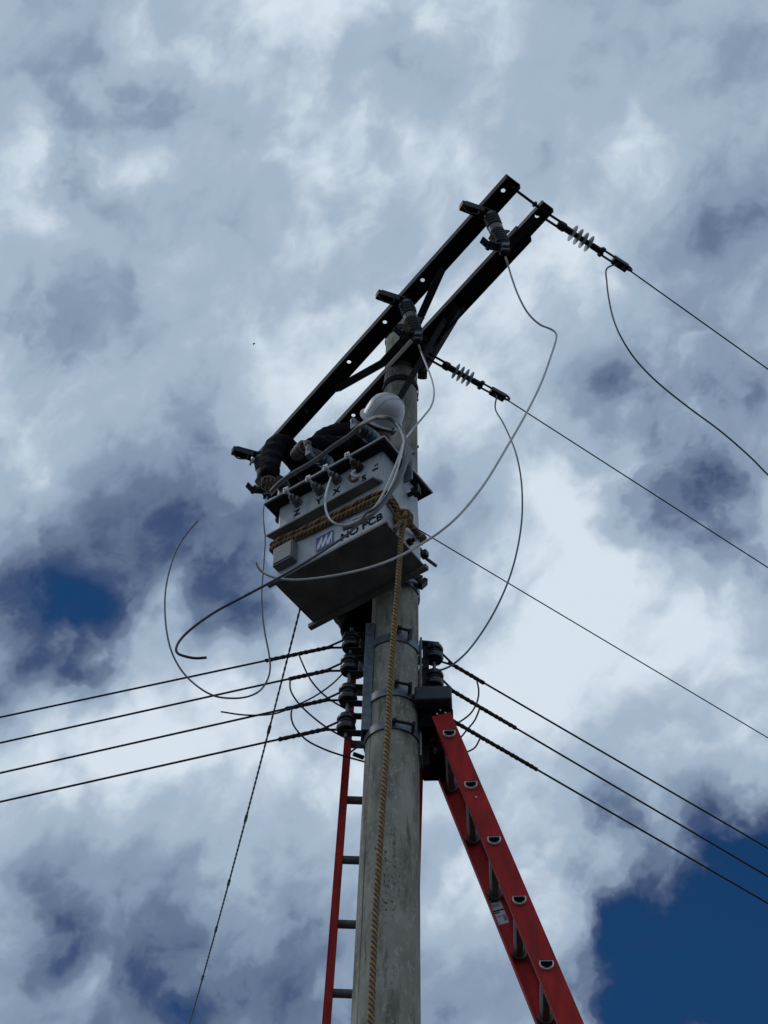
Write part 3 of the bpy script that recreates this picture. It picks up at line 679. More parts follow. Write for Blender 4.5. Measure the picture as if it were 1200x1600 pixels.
fz = MB(); rnd = random.Random(3)
for i_ in range(260):
    p = P[rnd.randrange(5, len(P)-30)]; u_ = V((rnd.uniform(-1, 1), rnd.uniform(-1, 1), rnd.uniform(-.6, .6))).normalized()
    a = p+u_*.0115; b = a+u_*rnd.uniform(.004, .012)+V((0, 0, -rnd.uniform(.002, .012))); fz.tube([a, a.lerp(b, .6)+V((0, 0, .002)), b], [.0009, .0007, .0004], 4)
fo = fz.build('loose_fibres', 'rope_a', rope); fo['kind'] = 'stuff'
# ------------------------------------------------------------------ loose cables
def cable(name, pts, r, m_, label, cat='cable', seg=8, n=8, group=None, twist=False, parent=None):
    P = spline([p if isinstance(p, Vector) else (py(*p)) for p in pts], seg)
    mb = MB()
    if twist: mb.twist(P, r, r*9, 2, r*.62, 6, rag=.2)
    else: mb.tube(P, r, n)
    o = mb.build(name, m_, parent)
    if label: tag(o, label, cat, group)
    return o
c3 = c1_.location
cable('jumper_cable', [ph(787, 392, zb-.02), (793, 412, 3.88), (800, 435, 3.90), (810, 462, 3.93), (824, 488, 3.98), (842, 506, 4.02), (860, 514, 4.05), (868, 520, 4.06), (869, 530, 4.06), (861, 556, 4.06), (845, 600, 4.05), (820, 650, 4.05), (790, 702, 4.05), (757, 756, 4.05), (722, 800, 4.05), (690, 829, 4.06), (655, 852, 4.08),
       (620, 871, 4.08), (580, 886, 4.07), (535, 897, 4.06), (490, 904, 4.06), (455, 906, 4.06), (428, 902, 4.05), (412, 895, 4.04), (404, 887, 4.02), (400.5, 878, 4.0)], .0056, 'cable',
      'long pale cable hanging from the top right cutout and curling past the transformer underside')
hub = py(631, 688, 4.30)
cable('jumper_cable', [mid_px+V((0, 0, -.02)), (658, 550, 4.38), (668, 575, 4.33), (676, 598, 4.30), (678, 618, 4.28), (673, 636, 4.27), (660, 653, 4.27), (645, 671, 4.28), (632, 689, 4.20), (621, 720, 4.10), (608, 752, 4.03), (594, 780, 4.0), (582, 796, 4.0), (567, 806, 4.0), (550, 812, 4.01)], .0052, 'cable',
      'pale cable from the middle cutout bending down past the hard hat into the bundle')
ca = hv_tops[0]
main = [T(*tloc(424, 768, 1, -.23)), T(*tloc(440, 752, 1, -.25)), T(*tloc(462, 737, 1, -.255)), T(*tloc(480, 727, 1, -.255)), T(*tloc(497, 716, 1, -.25)), T(*tloc(520, 698, 1, -.25)), T(*tloc(545, 681, 1, -.25)), T(*tloc(560, 668, 1, -.26)), T(*tloc(575, 657, 1, -.28)), T(*tloc(592, 652, 1, -.30)), T(*tloc(610, 654, 1, -.30))]
cable('bushing_cable', main+[py(622, 665, 4.10), py(630, 681, 4.09), py(635, 700, 4.07), py(634, 720, 4.04), py(625, 745, 4.0), py(611, 768, 3.98), py(596, 788, 3.97), py(578, 806, 3.97), py(556, 819, 3.98), py(535, 826, 3.99)], .0125, 'cable_gr',
      'thick grey cable clamped along the bushing tops, then looping down over the tank front')
cable('bushing_lead', [py(560, 665, 4.05), py(590, 652, 4.06), py(611, 656, 4.05), py(624, 669, 4.04), py(631, 688, 4.03), (627, 712, 4.0), (617, 745, 3.96), (603, 776, 3.94), (585, 796, 3.94), (560, 813, 3.95), (540, 821, 3.96), (522, 817, 3.96), (512, 805, 3.97), (508, 788, 3.98), (510, 768, 4.0), T(*front(517, 746, .10))], .0048, 'cable',
      'thin white lead looping off the tank front and up to the terminal marked X')
cable('dark_lead', [(632, 692, 4.03), (630, 722, 3.99), (619, 750, 3.95), (604, 775, 3.93), (588, 793, 3.93), (572, 803, 3.94), (561, 818, 3.95), (545, 833, 3.95), (520, 851, 3.95), (480, 877, 3.95), (430, 906, 3.96), (385, 930, 3.97), (340, 954, 3.98), (306, 977, 3.98), (284, 997, 3.99), (275.5, 1012, 3.99), (278, 1021, 3.99), (291, 1026, 3.99), (306, 1028.5, 3.99), (323, 1027.5, 3.99)], .0054, 'cable_dk',
      'dark cable crossing the NO PCB lettering and curling back at its free left end')
cable('looping_wire', [low_px+V((0, 0, -.03)), (411, 800, 4.5), (414, 840, 4.4), (412, 880, 4.35), (409, 920, 4.3), (409.5, 955, 4.3), (414, 990, 4.3), (420, 1020, 4.3), (422, 1045, 4.3), (417, 1064, 4.3), (405, 1080, 4.3), (385, 1089, 4.3), (360, 1091, 4.3), (334, 1087, 4.3), (308, 1072, 4.3), (284, 1048, 4.3), (267, 1015, 4.3), (259, 975, 4.3), (258, 930, 4.3), (265, 890, 4.3), (277, 857, 4.3), (293, 832, 4.3), (309, 814, 4.3)], .0040, 'alu',
      'thin wire dropping from the lower left cutout and swinging up in a big open loop')
cable('jumper_wire', [E1-LD*.05+V((0, 0, -.02)), ph(948, 420, HA-.1), ph(948, 440, HA-.2), ph(951, 465, HA-.35), ph(958, 497, HA-.5), ph(971, 528, HA-.65), ph(994, 563, HA-.75), ph(1028, 598, HA-.85), ph(1075, 636, HA-.9), ph(1125, 673, HA-.92), ph(1170, 712, HA-.95), ph(1200, 742, HA-.97), ph(1260, 800, HA-1.0)], .0048, 'alu',
      'slack wire hanging off the clamp at the crossarm tip and leaving at the right edge')
cable('jumper_wire', [E2-LD*.04+V((0, 0, -.02)), (774, 639, 4.88), (785, 659, 4.85), (796, 682, 4.82), (806, 708, 4.80), (813, 740, 4.80), (816, 775, 4.80), (815, 815, 4.80), (808, 860, 4.80), (796, 903, 4.8), (778, 945, 4.8), (757, 982, 4.8), (733, 1015, 4.8), (712, 1035, 4.8), (697, 1044, 4.8), (683, 1048, 4.8)], .0048, 'alu',
      'slack wire hanging from the dead end beside the pole down to the right rack')

# ------------------------------------------------------------------ secondary racks, spools and wires
def spool(c, parent, m_='porc_dk'):
    o = MB().lathe([(.018, -.044), (.040, -.042), (.045, -.028), (.043, -.016), (.033, -.009), (.031, 0), (.033, .009), (.043, .016), (.045, .028), (.040, .042), (.018, .044)], c, (0, 0, 1), 22).build('spool_insulator', m_, parent)
    return o
XL, YL = -.135, 4.80
rackL = thing('secondary_rack', 'galvanized wire rack with four dark spool insulators on the left side of the pole', 'wire rack', (XL, YL, 6.4), 'secondary racks strapped to the pole')
zs = [py(547, y_, YL).z for y_ in (1004, 1040, 1086, 1132)]
mb = MB(); zt, zbm = py(572, 985, 4.78).z, py(566, 1152, 4.78).z
mb.box((-.062, 4.77, (zt+zbm)/2), (.012, .07, zt-zbm)); mb.box((-.046, 4.735, (zt+zbm)/2), (.042, .010, zt-zbm)); mb.box((-.048, 4.81, (zt+zbm)/2), (.030, .010, zt-zbm))
mb.build('back_channel', 'galv', rackL, False, bevel=.002)
for z_ in zs:
    for dz in (.052, -.052):
        MB().box((-.10, YL, z_+dz), (.09, .036, .006)).build('rack_tab', 'steel_brace', rackL, False)
    spool(V((XL, YL, z_)), rackL)
MB().tube([(XL, YL, zs[0]+.10), (XL, YL, zs[-1]-.08)], .008, 8).build('rack_rod', 'galv', rackL)
mb = MB(); mb.tube([py(552, 1178, 4.8), py(568, 1184, 4.82)], .010, 8); mb.build('rack_bolt', 'iron', rackL)
XR, YR = .262, 4.84
rackR = thing('secondary_rack', 'dark wire rack with spool insulators above the black ladder cap, right of the pole', 'wire rack', (XR, YR, 6.4), 'secondary racks strapped to the pole')
zr = [py(680, 1022, YR).z, py(682, 1063, YR).z, py(684, 1110, YR).z, py(684, 1155, YR).z]
mb = MB(); zt, zbm = py(662, 1005, 4.80).z, py(662, 1190, 4.8).z
mb.box((.196, 4.80, (zt+zbm)/2), (.010, .08, zt-zbm)); mb.build('back_channel', 'galv', rackR, False, bevel=.002)
mb = MB(); mb.box((.222, 4.835, (zt+zbm)/2), (.03, .03, zt-zbm)); mb.build('standoff', 'steel', rackR, False)
for z_ in zr:
    for dz in (.052, -.052): MB().box((.232, YR, z_+dz), (.085, .04, .006)).build('rack_tab', 'steel', rackR, False)
    spool(V((XR, YR, z_)), rackR)
MB().tube([(XR, YR, zr[0]+.08), (XR, YR, zr[-1]-.08)], .008, 8).build('rack_rod', 'galv', rackR)
mb = MB(); mb.bar((.19, YR, zr[0]+.062), (.285, YR, zr[0]+.052), .05, .014, (0, 0, 1)); mb.build('rack_top', 'steel', rackR, False)

def sec_wire(c, exit_px, wrap_len, label, group, sgn, tail=None, far=30, sag=.06, extra=None):
    # loops round its spool, is wrapped back on itself, then runs on to the next pole
    t_ = thing('secondary_wire', label, 'overhead wire', c, group); z = c.z
    b = ph(*exit_px, z); d = (b-c); d.z = 0; d.normalize(); n_ = V((0, 0, 1)).cross(d)
    a0 = c+d*.11
    loop = [a0+n_*.004] + [c + d*(.032*cos(an)) + n_*(.032*sin(an)) for an in [radians(q) for q in range(70, 291, 20)]] + [a0-n_*.004]
    P = [a0] + [c+d*(.12+(far)*(i/50)**2)+V((0, 0, -4*sag*((i/50)**2)*(1-(i/50)**2))) for i in range(1, 51)]
    MB().tube(P, .0050, 8).build('conductor', 'wire', t_)
    MB().tube(spline(loop, 3), .0055, 6).build('spool_loop', 'wire', t_)
    g_ = [a0-d*.02] + [c+d*x for x in (.14, .2, .3, wrap_len)]
    g_ = [p+V((0, 0, -4*sag*((p-c).dot(d)/far)*(1-(p-c).dot(d)/far))) for p in g_]
    MB().twist(spline(g_, 6), .0105, .06, 2, .0082, 7, rag=.5).build('wrapped_splice', 'wrap', t_)
    return t_, d
def proj(p):
    v_ = p-CAM; z_ = v_.dot(fw); return 600+F*v_.dot(rt)/z_, 800-F*v_.dot(up)/z_
def on_wire(c, exit_px, x_):
    b = ph(*exit_px, c.z); d = (b-c); d.z = 0; d.normalize()
    return min((c+d*(.12+.004*i) for i in range(300)), key=lambda p: abs(proj(p)[0]-x_))
def tail(parent, pts, r=.0042, m_='wire'):
    P = spline([p if isinstance(p, Vector) else py(*p) for p in pts], 8)
    MB().tube(P, r, 8).build('wire_tail', m_, parent)
GL = 'secondary wires running away to the left'
cs = [V((XL, YL, z_)) for z_ in zs]
wl = []
for k, (ex, wr, lb) in enumerate([((0, 1118), .43, 'uppermost of the four wires leaving the left rack, below the transformer'), ((0, 1158), .27, 'second wire down on the left rack, wrapped only near its spool'),
                             ((0, 1205), .29, 'third wire down on the left rack, with a stray end curling above it'), ((0, 1250), .32, 'lowest of the four wires leaving the left rack')]):
    wl.append(sec_wire(cs[k], ex, wr, lb, GL, -1)[0])
tail(wl[0], [on_wire(cs[0], (0, 1118), 466), (472, 1035, 4.84), (484, 1060, 4.85), (500, 1080, 4.86), (520, 1096, 4.87), (545, 1110, 4.9), (565, 1121, 4.95)])
tail(wl[1], [on_wire(cs[1], (0, 1158), 453.5), (454, 1078, 4.84), (465, 1097, 4.85), (485, 1117, 4.86), (508, 1135, 4.87), (530, 1148, 4.88), (556, 1160, 4.95), (572, 1166, 5.0)])
tail(wl[2], [on_wire(cs[2], (0, 1205), 457), (455, 1120, 4.84), (461, 1137, 4.85), (480, 1157, 4.86), (510, 1172, 4.87), (540, 1182, 4.88), (572, 1191, 4.95)])
tail(wl[2], [(540, 1048, 4.86), (520, 1068, 4.86), (495, 1086, 4.85), (470, 1099, 4.85), (440, 1112, 4.84), (415, 1117, 4.83), (380, 1117, 4.82), (345, 1112, 4.80)], .0038)
tail(wl[3], [(545, 1178, 4.86), (552, 1172, 4.87), (565, 1163, 4.9)])
GR = 'secondary wires running away to the right'
cr_ = [V((XR, YR, z_)) for z_ in zr]
wr_ = []
for k, (ex, wr, lb) in enumerate([((1200, 1322), .30, 'uppermost of the three wires leaving the right rack'), ((1200, 1366), .50, 'middle wire of the right rack, its wrap ending in a frayed tip'), ((1200, 1408), .62, 'lowest wire of the right rack, coming out from behind the red ladder rail')]):
    o_, d_ = sec_wire(cr_[k], ex, wr, lb, GR, 1); wr_.append(o_)
tail(wr_[0], [on_wire(cr_[0], (1200, 1322), 744), (748, 1080, 5.0), (745, 1098, 4.98), (735, 1115, 4.97), (718, 1128, 4.95), (702, 1136, 4.9), (688, 1140, 4.88)])
tail(wr_[1], [on_wire(cr_[1], (1200, 1366), 750), (742, 1125, 5.06), (730, 1140, 5.02), (718, 1154, 4.98), (700, 1168, 4.9)])
tail(wr_[2], [on_wire(cr_[2], (1200, 1408), 751), (742, 1168, 5.08), (728, 1176, 5.04), (712, 1186, 5.0)])

# service drop going away behind
a = py(468, 956, 4.95); far_ = py(296, 1600, 4.95)
P = []
a_top = py(478, 915, 4.75); z0 = a_top.z
b_ = py(296, 1600, 9.5); b2 = py(278, 1680, 10.3)
dd_ = b_-a_top
P = [a_top+dd_*s_ + V((0, 0, -.10*4*s_*(1-s_))) for s_ in [i/40 for i in range(0, 61)]]
mb = MB().twist(P, .0062, .10, 2, .0042, 6)
for s_ in (9, 16, 22, 27, 33): mb.tube([P[s_], P[s_+1].lerp(P[s_], .5)], .009, 8)
tag(mb.build('service_cable', 'alu'), 'twisted service cable slanting down to the bottom left from behind the transformer', 'service cable')

# ------------------------------------------------------------------ ladders
def d_ring(mb, c, u, v_, n_, r, th, dep, mi):
    # D shaped ring: flat edge up
    def shape(s_):
        return [(cos(an)*s_, sin(an)*s_*.95) for an in [pi+i*pi/12 for i in range(13)]] + [(s_*.92, s_*.38), (-s_*.92, s_*.38)]
    A, B = shape(r+th), shape(r); k = len(A); vs = []
    for off in (0, dep):
        for S2 in (A, B): vs += [c+u*x+v_*y_+n_*off for x, y_ in S2]
    fs = []
    for i in range(k):
        j = (i+1) % k; fs += [(i, j, k+j, k+i), (2*k+i, 3*k+i, 3*k+j, 2*k+j), (i, 2*k+i, 2*k+j, j), (k+i, k+j, 3*k+j, 3*k+i)]
    mb.add(vs, fs, mi)
# right ladder: its rails lean left at the top, rungs run straight away from the camera
YN = 4.72
ta, tb = py(702, 1146, YN), py(854, 1507, YN)
rd = (tb-ta).normalized(); sp = (tb-ta).length/4; rgz = V((sin(radians(5)), cos(radians(5)), 0)); RW = .37
wv_ = rgz.cross(rd).normalized()                      # across the rail web
if wv_.x < 0: wv_ = -wv_
top = ta - rd*(sp*.40)
nr = int((ta.z/(-rd.z))/sp)+1
Lr = top.z/(-rd.z)
foot = top+rd*Lr
lad = thing('ladder', 'red ladder with a black cap, leaning on the right side of the pole', 'ladder', (foot.x, foot.y, 0))
def rail(mb, o, inner, RWD=.088, FL=.030, t0=0.0, w_off=0):
    R = Matrix((rd, wv_, inner)).transposed(); Lx = Lr-t0; c = o+rd*(t0+Lx/2)+wv_*w_off
    mb.box(c+inner*.003, (Lx, RWD, .005), R)
    for s_ in (-1, 1): mb.box(c+wv_*s_*(RWD/2-.0028)+inner*(.0055+FL/2), (Lx, .005, FL), R)
WOFF = 0.0
n1_ = MB(); rail(n1_, top, rgz); nearrail = n1_.build('side_rail', 'red', lad, False, bevel=.0015)
n2_ = MB(); rail(n2_, top+rgz*RW, -rgz); n2_.build('side_rail', 'red', lad, False, bevel=.0015)
for k in range(nr):
    c = ta+rd*sp*k
    if c.z < .15: break
    rg = MB(); pf = [(-.024, .013), (.024, .013), (.022, -.008), (.013, -.021), (-.013, -.021), (-.022, -.008)]
    vs = []; upv = V((0, 0, 1)); uu = rgz.cross(upv).normalized()
    for off in (-.012, RW+.004): vs += [c+uu*x*1.0+upv*y_+rgz*off for x, y_ in pf]
    n = len(pf); rg.add(vs, [(i, (i+1) % n, n+(i+1) % n, n+i) for i in range(n)] + [tuple(range(n, 2*n))], 0)
    # black plate closes the mouth; the hollow's darkness is put into its colour
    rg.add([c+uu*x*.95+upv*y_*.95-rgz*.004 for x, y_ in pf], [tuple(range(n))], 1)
    ro = rg.build('rung', ['rung', 'strap'], lad, False)
    mb = MB(); d_ring(mb, c-rgz*.010+upv*.001, uu, upv, rgz, .0225, .0055, .010, 0); mb.build('rung_rim', 'rungrim', ro, False)
    mb = MB(); d_ring(mb, c+rgz*(RW-.030), uu, upv, rgz, .0235, .007, .014, 0); mb.build('rung_rim', 'rung', ro, False)
# cap
pc = py(676, 1093, YN-.02); pc0 = py(648, 1093, YN-.02); pc1 = py(706, 1093, YN-.02)
hh = (py(676, 1079, YN-.02).z-py(676, 1109, YN-.02).z)*.72
wd_ = (pc1-pc0).length
cxx = (pc0+pc1)/2+V((0, 0, .012))
Rz = Matrix((rgz.cross(V((0, 0, 1))).normalized(), rgz, V((0, 0, 1)))).transposed()
mb = MB(); mb.box(cxx+rgz*(RW/2+.0), (wd_, RW+.07, hh), Rz)
capo = mb.build('ladder_cap', 'blackplastic', lad, False, bevel=.010, bseg=3)
mb = MB(); mb.box(cxx+rgz*(RW/2+.02)+V((.012, 0, -hh*1.1)), (wd_*.9, RW-.01, hh*1.3), Rz); mb.build('cap_boot', 'strap', lad, False, bevel=.008)
mb = MB()
for (x_, y_) in ((683, 1116), (688, 1110), (696, 1114), (744, 1246)):
    c = py(x_, y_, YN-.001); mb.lathe([(.005, 0), (.004, .004)], c, -rgz, 8)
mb.build('rivet', 'rungrim', nearrail)
# label on the far rail
c0 = ta+rd*sp*2.22+rgz*(RW-.004)
Rl = Matrix((wv_, -rd, rgz)).transposed()
def lab(dx, dy, wl_, hl_, m_, lift=0.0):
    c = c0+wv_*dx+rd*dy-rgz*(.0015+lift); return (c, (wl_, hl_, .001))
mb = MB()
for dx, dy, a_, b_2, mi, lf in [(-.012, .0, .05, .145, 0, 0), (-.012, -.060, .05, .008, 1, .001), (-.012, -.045, .036, .012, 2, .001), (-.012, .004, .05, .007, 1, .001), (-.020, .014, .024, .005, 1, .001), (.004, .045, .012, .030, 2, .001), (-.014, -.025, .034, .003, 2, .001), (-.014, -.017, .030, .003, 2, .001), (-.016, .034, .022, .003, 2, .001)]:
    c, s3 = lab(dx, dy, a_, b_2, 0, lf); mb.box(c, s3, Rl, mi)
mb.build('rail_label', ['white', 'iron', 'paint_dk'], lad, False)

# left ladder, behind the pole
YQ = 5.02; lean = .09
def pl(x_, y_):   # point on the leaning ladder plane: Y = YQ + lean*(7 - z)
    d = ray(x_, y_); k = (YQ+lean*7-CAM.y-lean*CAM.z)/(d.y+lean*d.z); return CAM+d*k
A = pl(539.5, 1150); B = pl(504.5, 1600); dirL = (B-A).normalized()
A2 = pl(660.5, 1195); 
topL = A-dirL*.42; Ll = topL.z/(-dirL.z); footL = topL+dirL*Ll
offR = V((A2.x-(A+dirL*((A2.z-A.z)/dirL.z)).x, 0, 0)); 
lad2 = thing('ladder', 'red ladder standing upright behind the left side of the pole, under the wire rack', 'ladder', (footL.x, footL.y, 0))
nx = V((1, 0, 0)); nn = dirL.cross(nx).normalized(); nx = nn.cross(dirL).normalized()
if nx.x < 0: nx = -nx
R = Matrix((nx, nn, dirL)).transposed()
dr = (pl(662, 1230)-(A+offR+dirL*((pl(662, 1230).z-A.z)/dirL.z)))
for o2, s_ in ((V((0, 0, 0)), 1), (offR, -1)):
    mb = MB(); c = topL+o2+dirL*Ll/2
    mb.box(c, (.005, .078, Ll), R); mb.box(c+nx*s_*.0165+nn*.0365, (.028, .005, Ll), R); mb.box(c+nx*s_*.0165-nn*.0365, (.028, .005, Ll), R)
    mb.build('side_rail', 'red', lad2, False, bevel=.0015)
zr_ = [pl(550, y_).z for y_ in (1163, 1251, 1347, 1447, 1553)]
spz = (zr_[0]-zr_[-1])/4
k = -1; 
while True:
    z_ = zr_[0]-spz*k
    if z_ < .2: break
    p = A+dirL*((z_-A.z)/dirL.z)
    if p.z < topL.z-.03: MB().tube([p+nx*.002, p+V((offR.x, 0, 0))-nx*.002], .0185, 12).build('rung', 'rung', lad2)
    k += 1

# ------------------------------------------------------------------ person
def skin(name, vs, es, rad, m_, parent, root=0, sub=3):
    me = bpy.data.meshes.new(name); o = origin(parent); me.from_pydata([V(v_)-o for v_ in vs], es, [])
    ob = bpy.data.objects.new(name, me); col.objects.link(ob)
    md = ob.modifiers.new('skin', 'SKIN'); md.use_smooth_shade = True; md.branch_smoothing = .6
    for i, v_ in enumerate(me.skin_vertices[0].data):
        r_ = rad[i]; v_.radius = r_ if isinstance(r_, tuple) else (r_, r_); v_.use_root = (i == root)
    ss = ob.modifiers.new('sub', 'SUBSURF'); ss.levels = sub; ss.render_levels = sub
    bpy.context.view_layer.update(); dg = bpy.context.evaluated_depsgraph_get()
    m3 = bpy.data.meshes.new_from_object(ob.evaluated_get(dg)); m3.name = name
    bpy.data.objects.remove(ob); m3.materials.clear(); m3.materials.append(M[m_]); m3.polygons.foreach_set('use_smooth', [True]*len(m3.polygons))
    nb = bpy.data.objects.new(name, m3); col.objects.link(nb); nb.parent = parent; return nb
hc = py(594, 658, 4.52)                       # head centre
pelv = V((-.21, 4.97, 7.42)); waist = V((-.20, 4.93, 7.58)); chest = V((-.12, 4.82, 7.86)); neck = V((-.03, 4.62, 8.03))
lsh = py(630, 712, 4.62); rsh = V((-.30, 4.86, 8.00))
lel = py(560, 700, 4.66); lwr = py(474, 694, 4.47); lhd = py(459, 702, 4.44)
rel = py(436, 690, 4.72); rmid = py(424, 708, 4.66); rwr = py(420, 738, 4.56); rhd = py(420, 752, 4.53)
lhip = pelv+V((.085, -.03, -.03)); rhip = pelv+V((-.07, .04, -.03))
lkn = py(583, 955, 4.93); rkn = py(550, 968, 4.95)
lan = py(574, 1025, 5.0); ran = py(560, 1042, 5.0)
lkn.z = min(lkn.z, 7.15)
lto = lan+V((-.04, -.12, -.03)); rto = ran+V((-.05, -.12, -.03))
per = thing('person', 'worker in dark clothes and a white hard hat leaning over the transformer from behind it', 'person', (rto.x, rto.y+.1, ran.z-.06))
vs, es, rd_ = [], [], []
def av(p, r_, par=None):
    vs.append(V(p)); rd_.append(r_); i = len(vs)-1
    if par is not None: es.append((par, i))
    return i
def limb(par, pts):
    for p, r_ in pts: par = av(p, r_, par)
    return par
p0 = av(pelv, .12); w0 = av(waist, .11, p0); c0_ = av(chest, .13, w0); n0 = av(neck, .058, c0_); hd0 = av(hc+V((0, .01, -.06)), .07, n0)
def hand(par, wr, tip, up_):
    d = (tip-wr).normalized(); s3 = d.cross(up_).normalized(); u_ = s3.cross(d)
    pm = av(wr+d*.045, .024, par); pe = av(wr+d*.08, .020, pm)
    for k, L in enumerate((.062, .072, .068, .055)):
        o2 = s3*(-.030+.020*k); b = wr+d*.085+o2
        a1 = av(b, .0100, pe); a2 = av(b+d*L*.40-u_*L*.18, .0092, a1); a3 = av(b+d*L*.55-u_*L*.60, .0086, a2); av(b+d*L*.30-u_*L*.92, .0075, a3)
    a1 = av(wr+d*.03-s3*.035-u_*.005, .0115, pm); a2 = av(wr+d*.065-s3*.048-u_*.025, .0105, a1); av(wr+d*.09-s3*.038-u_*.045, .009, a2)
i = limb(c0_, [(lsh, .055), (lel, .045), (lwr, .026)]); hand(i, lwr, lhd, V((0, 0, 1)))
i = limb(c0_, [(rsh, .055), (rel, .045), (rmid, .04), (rwr, .028)]); hand(i, rwr, rhd, V((0, -1, .3)))
limb(p0, [(lhip, .085), (lkn, .055), (lan, .038), (lto, .03)]); limb(p0, [(rhip, .085), (rkn, .055), (ran, .038), (rto, .03)])
skin('body', vs, es, rd_, 'skin', per)
from mathutils import noise as mn
def fold(ob):
    me = ob.data; me.update()
    for v_ in me.vertices:
        q = v_.co; f_ = mn.noise(V((q.x*11, q.y*11, q.z*22)))*.6 + mn.noise(q*34)*.4
        v_.co = q + v_.normal*f_*.016
    return ob
def garment(name, chain, m_, sub=3):
    global vs, es, rd_
    vs, es, rd_ = [], [], []
    idx = {}
    for nm, p, r_, par in chain: idx[nm] = av(p, r_, idx.get(par) if par else None)
    return fold(skin(name, vs, es, rd_, m_, per, 0, sub))
jc = [('c', chest, (.17, .15), None), ('w', waist, .145, 'c'), ('p', pelv+V((0, 0, .02)), .15, 'w'), ('n', neck-V((0, 0, .015)), .085, 'c'),
      ('b', (chest+rsh)/2+V((-.02, -.02, .05)), .12, 'c'),
      ('rs', rsh, .088, 'b'), ('re', rel, .066, 'rs'), ('rm', rmid, .064, 're'), ('rw', rwr+V((0, 0, .005)), .050, 'rm'), ('g', rhd.lerp(rwr, .3), .046, 'rw')]
garment('jacket', jc, 'cloth')
garment('plaid_collar', [('s', lsh+V((-.02, .02, -.01)), .066, None), ('s2', lsh+V((-.08, .05, -.03)), .074, 's')], 'plaid')
garment('sleeve', [('s2', lsh+V((-.10, .05, -.04)), .074, None), ('e', lel, .064, 's2'), ('w', lwr.lerp(lel, .05), .046, 'e')], 'cloth')
garment('jacket_front', [('a', py(580, 700, 4.74), .11, None), ('b', py(545, 693, 4.78), .13, 'a'), ('c', py(508, 695, 4.80), .125, 'b'), ('d', py(484, 722, 4.82), .075, 'c')], 'cloth')
garment('trousers', [('p', pelv, .14, None), ('lh', lhip, .105, 'p'), ('lk', lkn, .074, 'lh'), ('la', lan+V((0, 0, .03)), .058, 'lk'), ('rh', rhip, .105, 'p'), ('rk', rkn, .074, 'rh'), ('ra', ran+V((0, 0, .03)), .058, 'rk')], 'cloth2')
for a, b in ((lan, lto), (ran, rto)):
    garment('boot', [('a', a+V((0, .03, -.02)), .050, None), ('b', a.lerp(b, .6)+V((0, 0, -.03)), .045, 'a'), ('c', b+V((0, -.02, -.03)), .038, 'b')], 'leather')
# head: faces down and to the left, towards the hands
fd = V((-.62, -.50, -.45)).normalized(); hu = V((.36, -.93, .16)).normalized(); fd = V((-.80, .0, -.60)); fd = (fd-hu*fd.dot(hu)).normalized(); hs = fd.cross(hu)
HR = Matrix((hs, fd, hu)).transposed()
def H(x, y_, z_): return hc + HR @ V((x, y_, z_))
mb = MB(); n, m3 = 24, 18; vv, ff = [], []
for j in range(m3+1):
    th = pi*j/m3
    for i in range(n):
        ph_ = 2*pi*i/n; x, y_, z_ = sin(th)*sin(ph_)*.074, sin(th)*cos(ph_)*.095, cos(th)*.115
        if z_ < 0: x *= 1-.25*(-z_/.115); y_ = y_*(1-.10*(-z_/.115))
        if y_ > 0: 
            y_ += .022*exp(-((x/.013)**2+((z_+.012)/.022)**2))            # nose
            y_ += .007*exp(-((x/.026)**2+((z_+.052)/.012)**2))            # lips
            y_ += .010*exp(-((x/.02)**2+((z_+.092)/.015)**2))             # chin
            for sgn in (-1, 1): y_ -= .010*exp(-(((x-sgn*.030)/.014)**2+((z_-.012)/.012)**2))
        vv.append(H(x, y_, z_))
for j in range(m3):
    for i in range(n): i2 = (i+1) % n; ff.append((j*n+i, (j+1)*n+i, (j+1)*n+i2, j*n+i2))
mb.add(vv, ff)
for sgn in (-1, 1): mb.lathe([(.018, -.006), (.022, 0), (.016, .010), (.006, .012)], H(sgn*.076, -.005, -.005), HR @ V((sgn, -.3, 0)), 12)
hd = mb.build('head', 'skin', per)
mb = MB()
for sgn in (-1, 1): mb.lathe([(.002, -.002), (.011, 0), (.008, .004), (.002, .006)], H(sgn*.030, .082, .012), fd, 12)
mb.build('eyes', 'white', hd)
MB().lathe([(.080, 0), (.086, -.03), (.082, -.06), (.06, -.085)], H(0, -.028, .02), hu, 18).build('hair', 'hair', hd)
mb = MB(); pf = [(.001, .155), (.03, .153), (.062, .142), (.088, .120), (.103, .088), (.110, .050), (.113, .018), (.114, .012)]
vv, ff = [], []; n = 36
HX = lambda an, r_, z_: H(sin(an)*r_*.92, cos(an)*r_*.99-.006, z_*.97+.010)
prof = [(r_, z_) for r_, z_ in pf]
for j, (r_, z_) in enumerate(prof):
    for i in range(n): vv.append(HX(2*pi*i/n, r_, z_))
k = len(prof)
for i in range(n):
    an = 2*pi*i/n; brim = .121+.020*max(0, cos(an))**3; vv.append(HX(an, brim, .006))
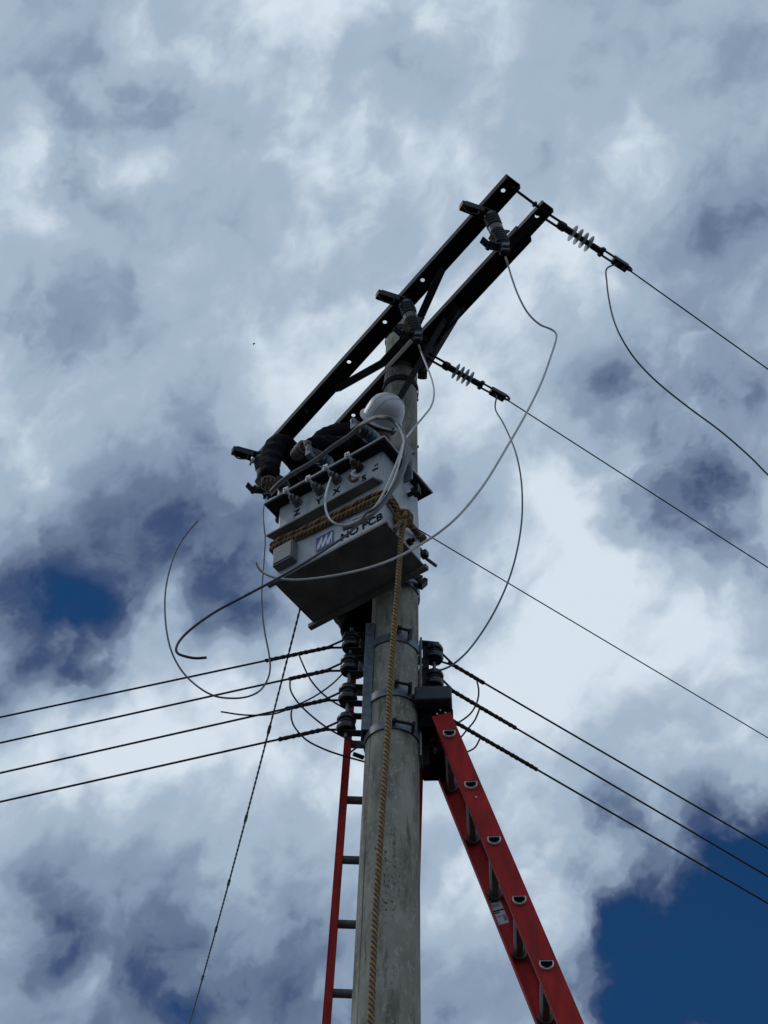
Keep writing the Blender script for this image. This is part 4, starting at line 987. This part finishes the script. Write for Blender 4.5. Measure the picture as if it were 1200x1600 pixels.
for i in range(n):
    an = 2*pi*i/n; brim = .119+.020*max(0, cos(an))**3; vv.append(HX(an, brim, -.001))
for i in range(n): vv.append(HX(2*pi*i/n, .104, .004))
for i in range(n): vv.append(HX(2*pi*i/n, .085, .10))
for j in range(k+3):
    for i in range(n): i2 = (i+1) % n; ff.append((j*n+i, j*n+i2, (j+1)*n+i2, (j+1)*n+i))
ff.append(tuple(reversed(range(n)))); ff.append(tuple((k+3)*n+i for i in range(n)))
mb.add(vv, ff); hat = mb.build('hard_hat', 'helmet', per)
mb = MB()
for x_ in (-.022, .022):
    pp = [(max(r_*r_-x_*x_*1.05, 0)**.5*1.10, z_+.010) for r_, z_ in prof if r_ > abs(x_)*1.15][::-1]; pp = [(a_*.90, (b_-.010)*.97+.010) for a_, b_ in pp]
    top_ = [(0, H(0, 0, .1645))]
    P = [H(x_, -.008+a_, b_) for a_, b_ in pp[1:]] + [H(x_, -.008-a_, b_) for a_, b_ in pp[::-1][:-1]]
    mb.tube(spline(P, 3), .0030, 6)
mb.build('ridge', 'helmet', hat)
mb = MB()
for sgn in (-1, 1): mb.tube([H(sgn*.112, .0, .03), H(sgn*.085, .03, -.05), H(sgn*.02, .055, -.118)], .004, 6)
mb.bar(H(.113, .035, .048), H(.118, -.035, .052), .016, .004, hs); mb.box(H(.1145, -.01, .02), (.006, .02, .02), HR)
mb.build('chin_strap', 'strap', hat)

# ------------------------------------------------------------------ bird far up
bp = py(396.5, 537, 60)
mb = MB(); mb.tube([bp+V((-.10, 0, 0)), bp+V((-.04, 0, .01)), bp+V((.05, 0, .01)), bp+V((.13, 0, -.01))], [.008, .045, .05, .012], 8)
mb.add([bp+V((0, .07, .02)), bp+V((.06, -.02, .02)), bp+V((-.03, .10, .30)), bp+V((-.02, .05, .3)), bp+V((0, -.05, .02)), bp+V((-.05, .0, -.24)), bp+V((-.02, .03, -.24))], [(0, 1, 2), (1, 3, 2), (4, 1, 5), (1, 6, 5)])
tag(mb.build('bird', 'cloth'), 'tiny dark bird high in the clouds left of the crossarms', 'bird')
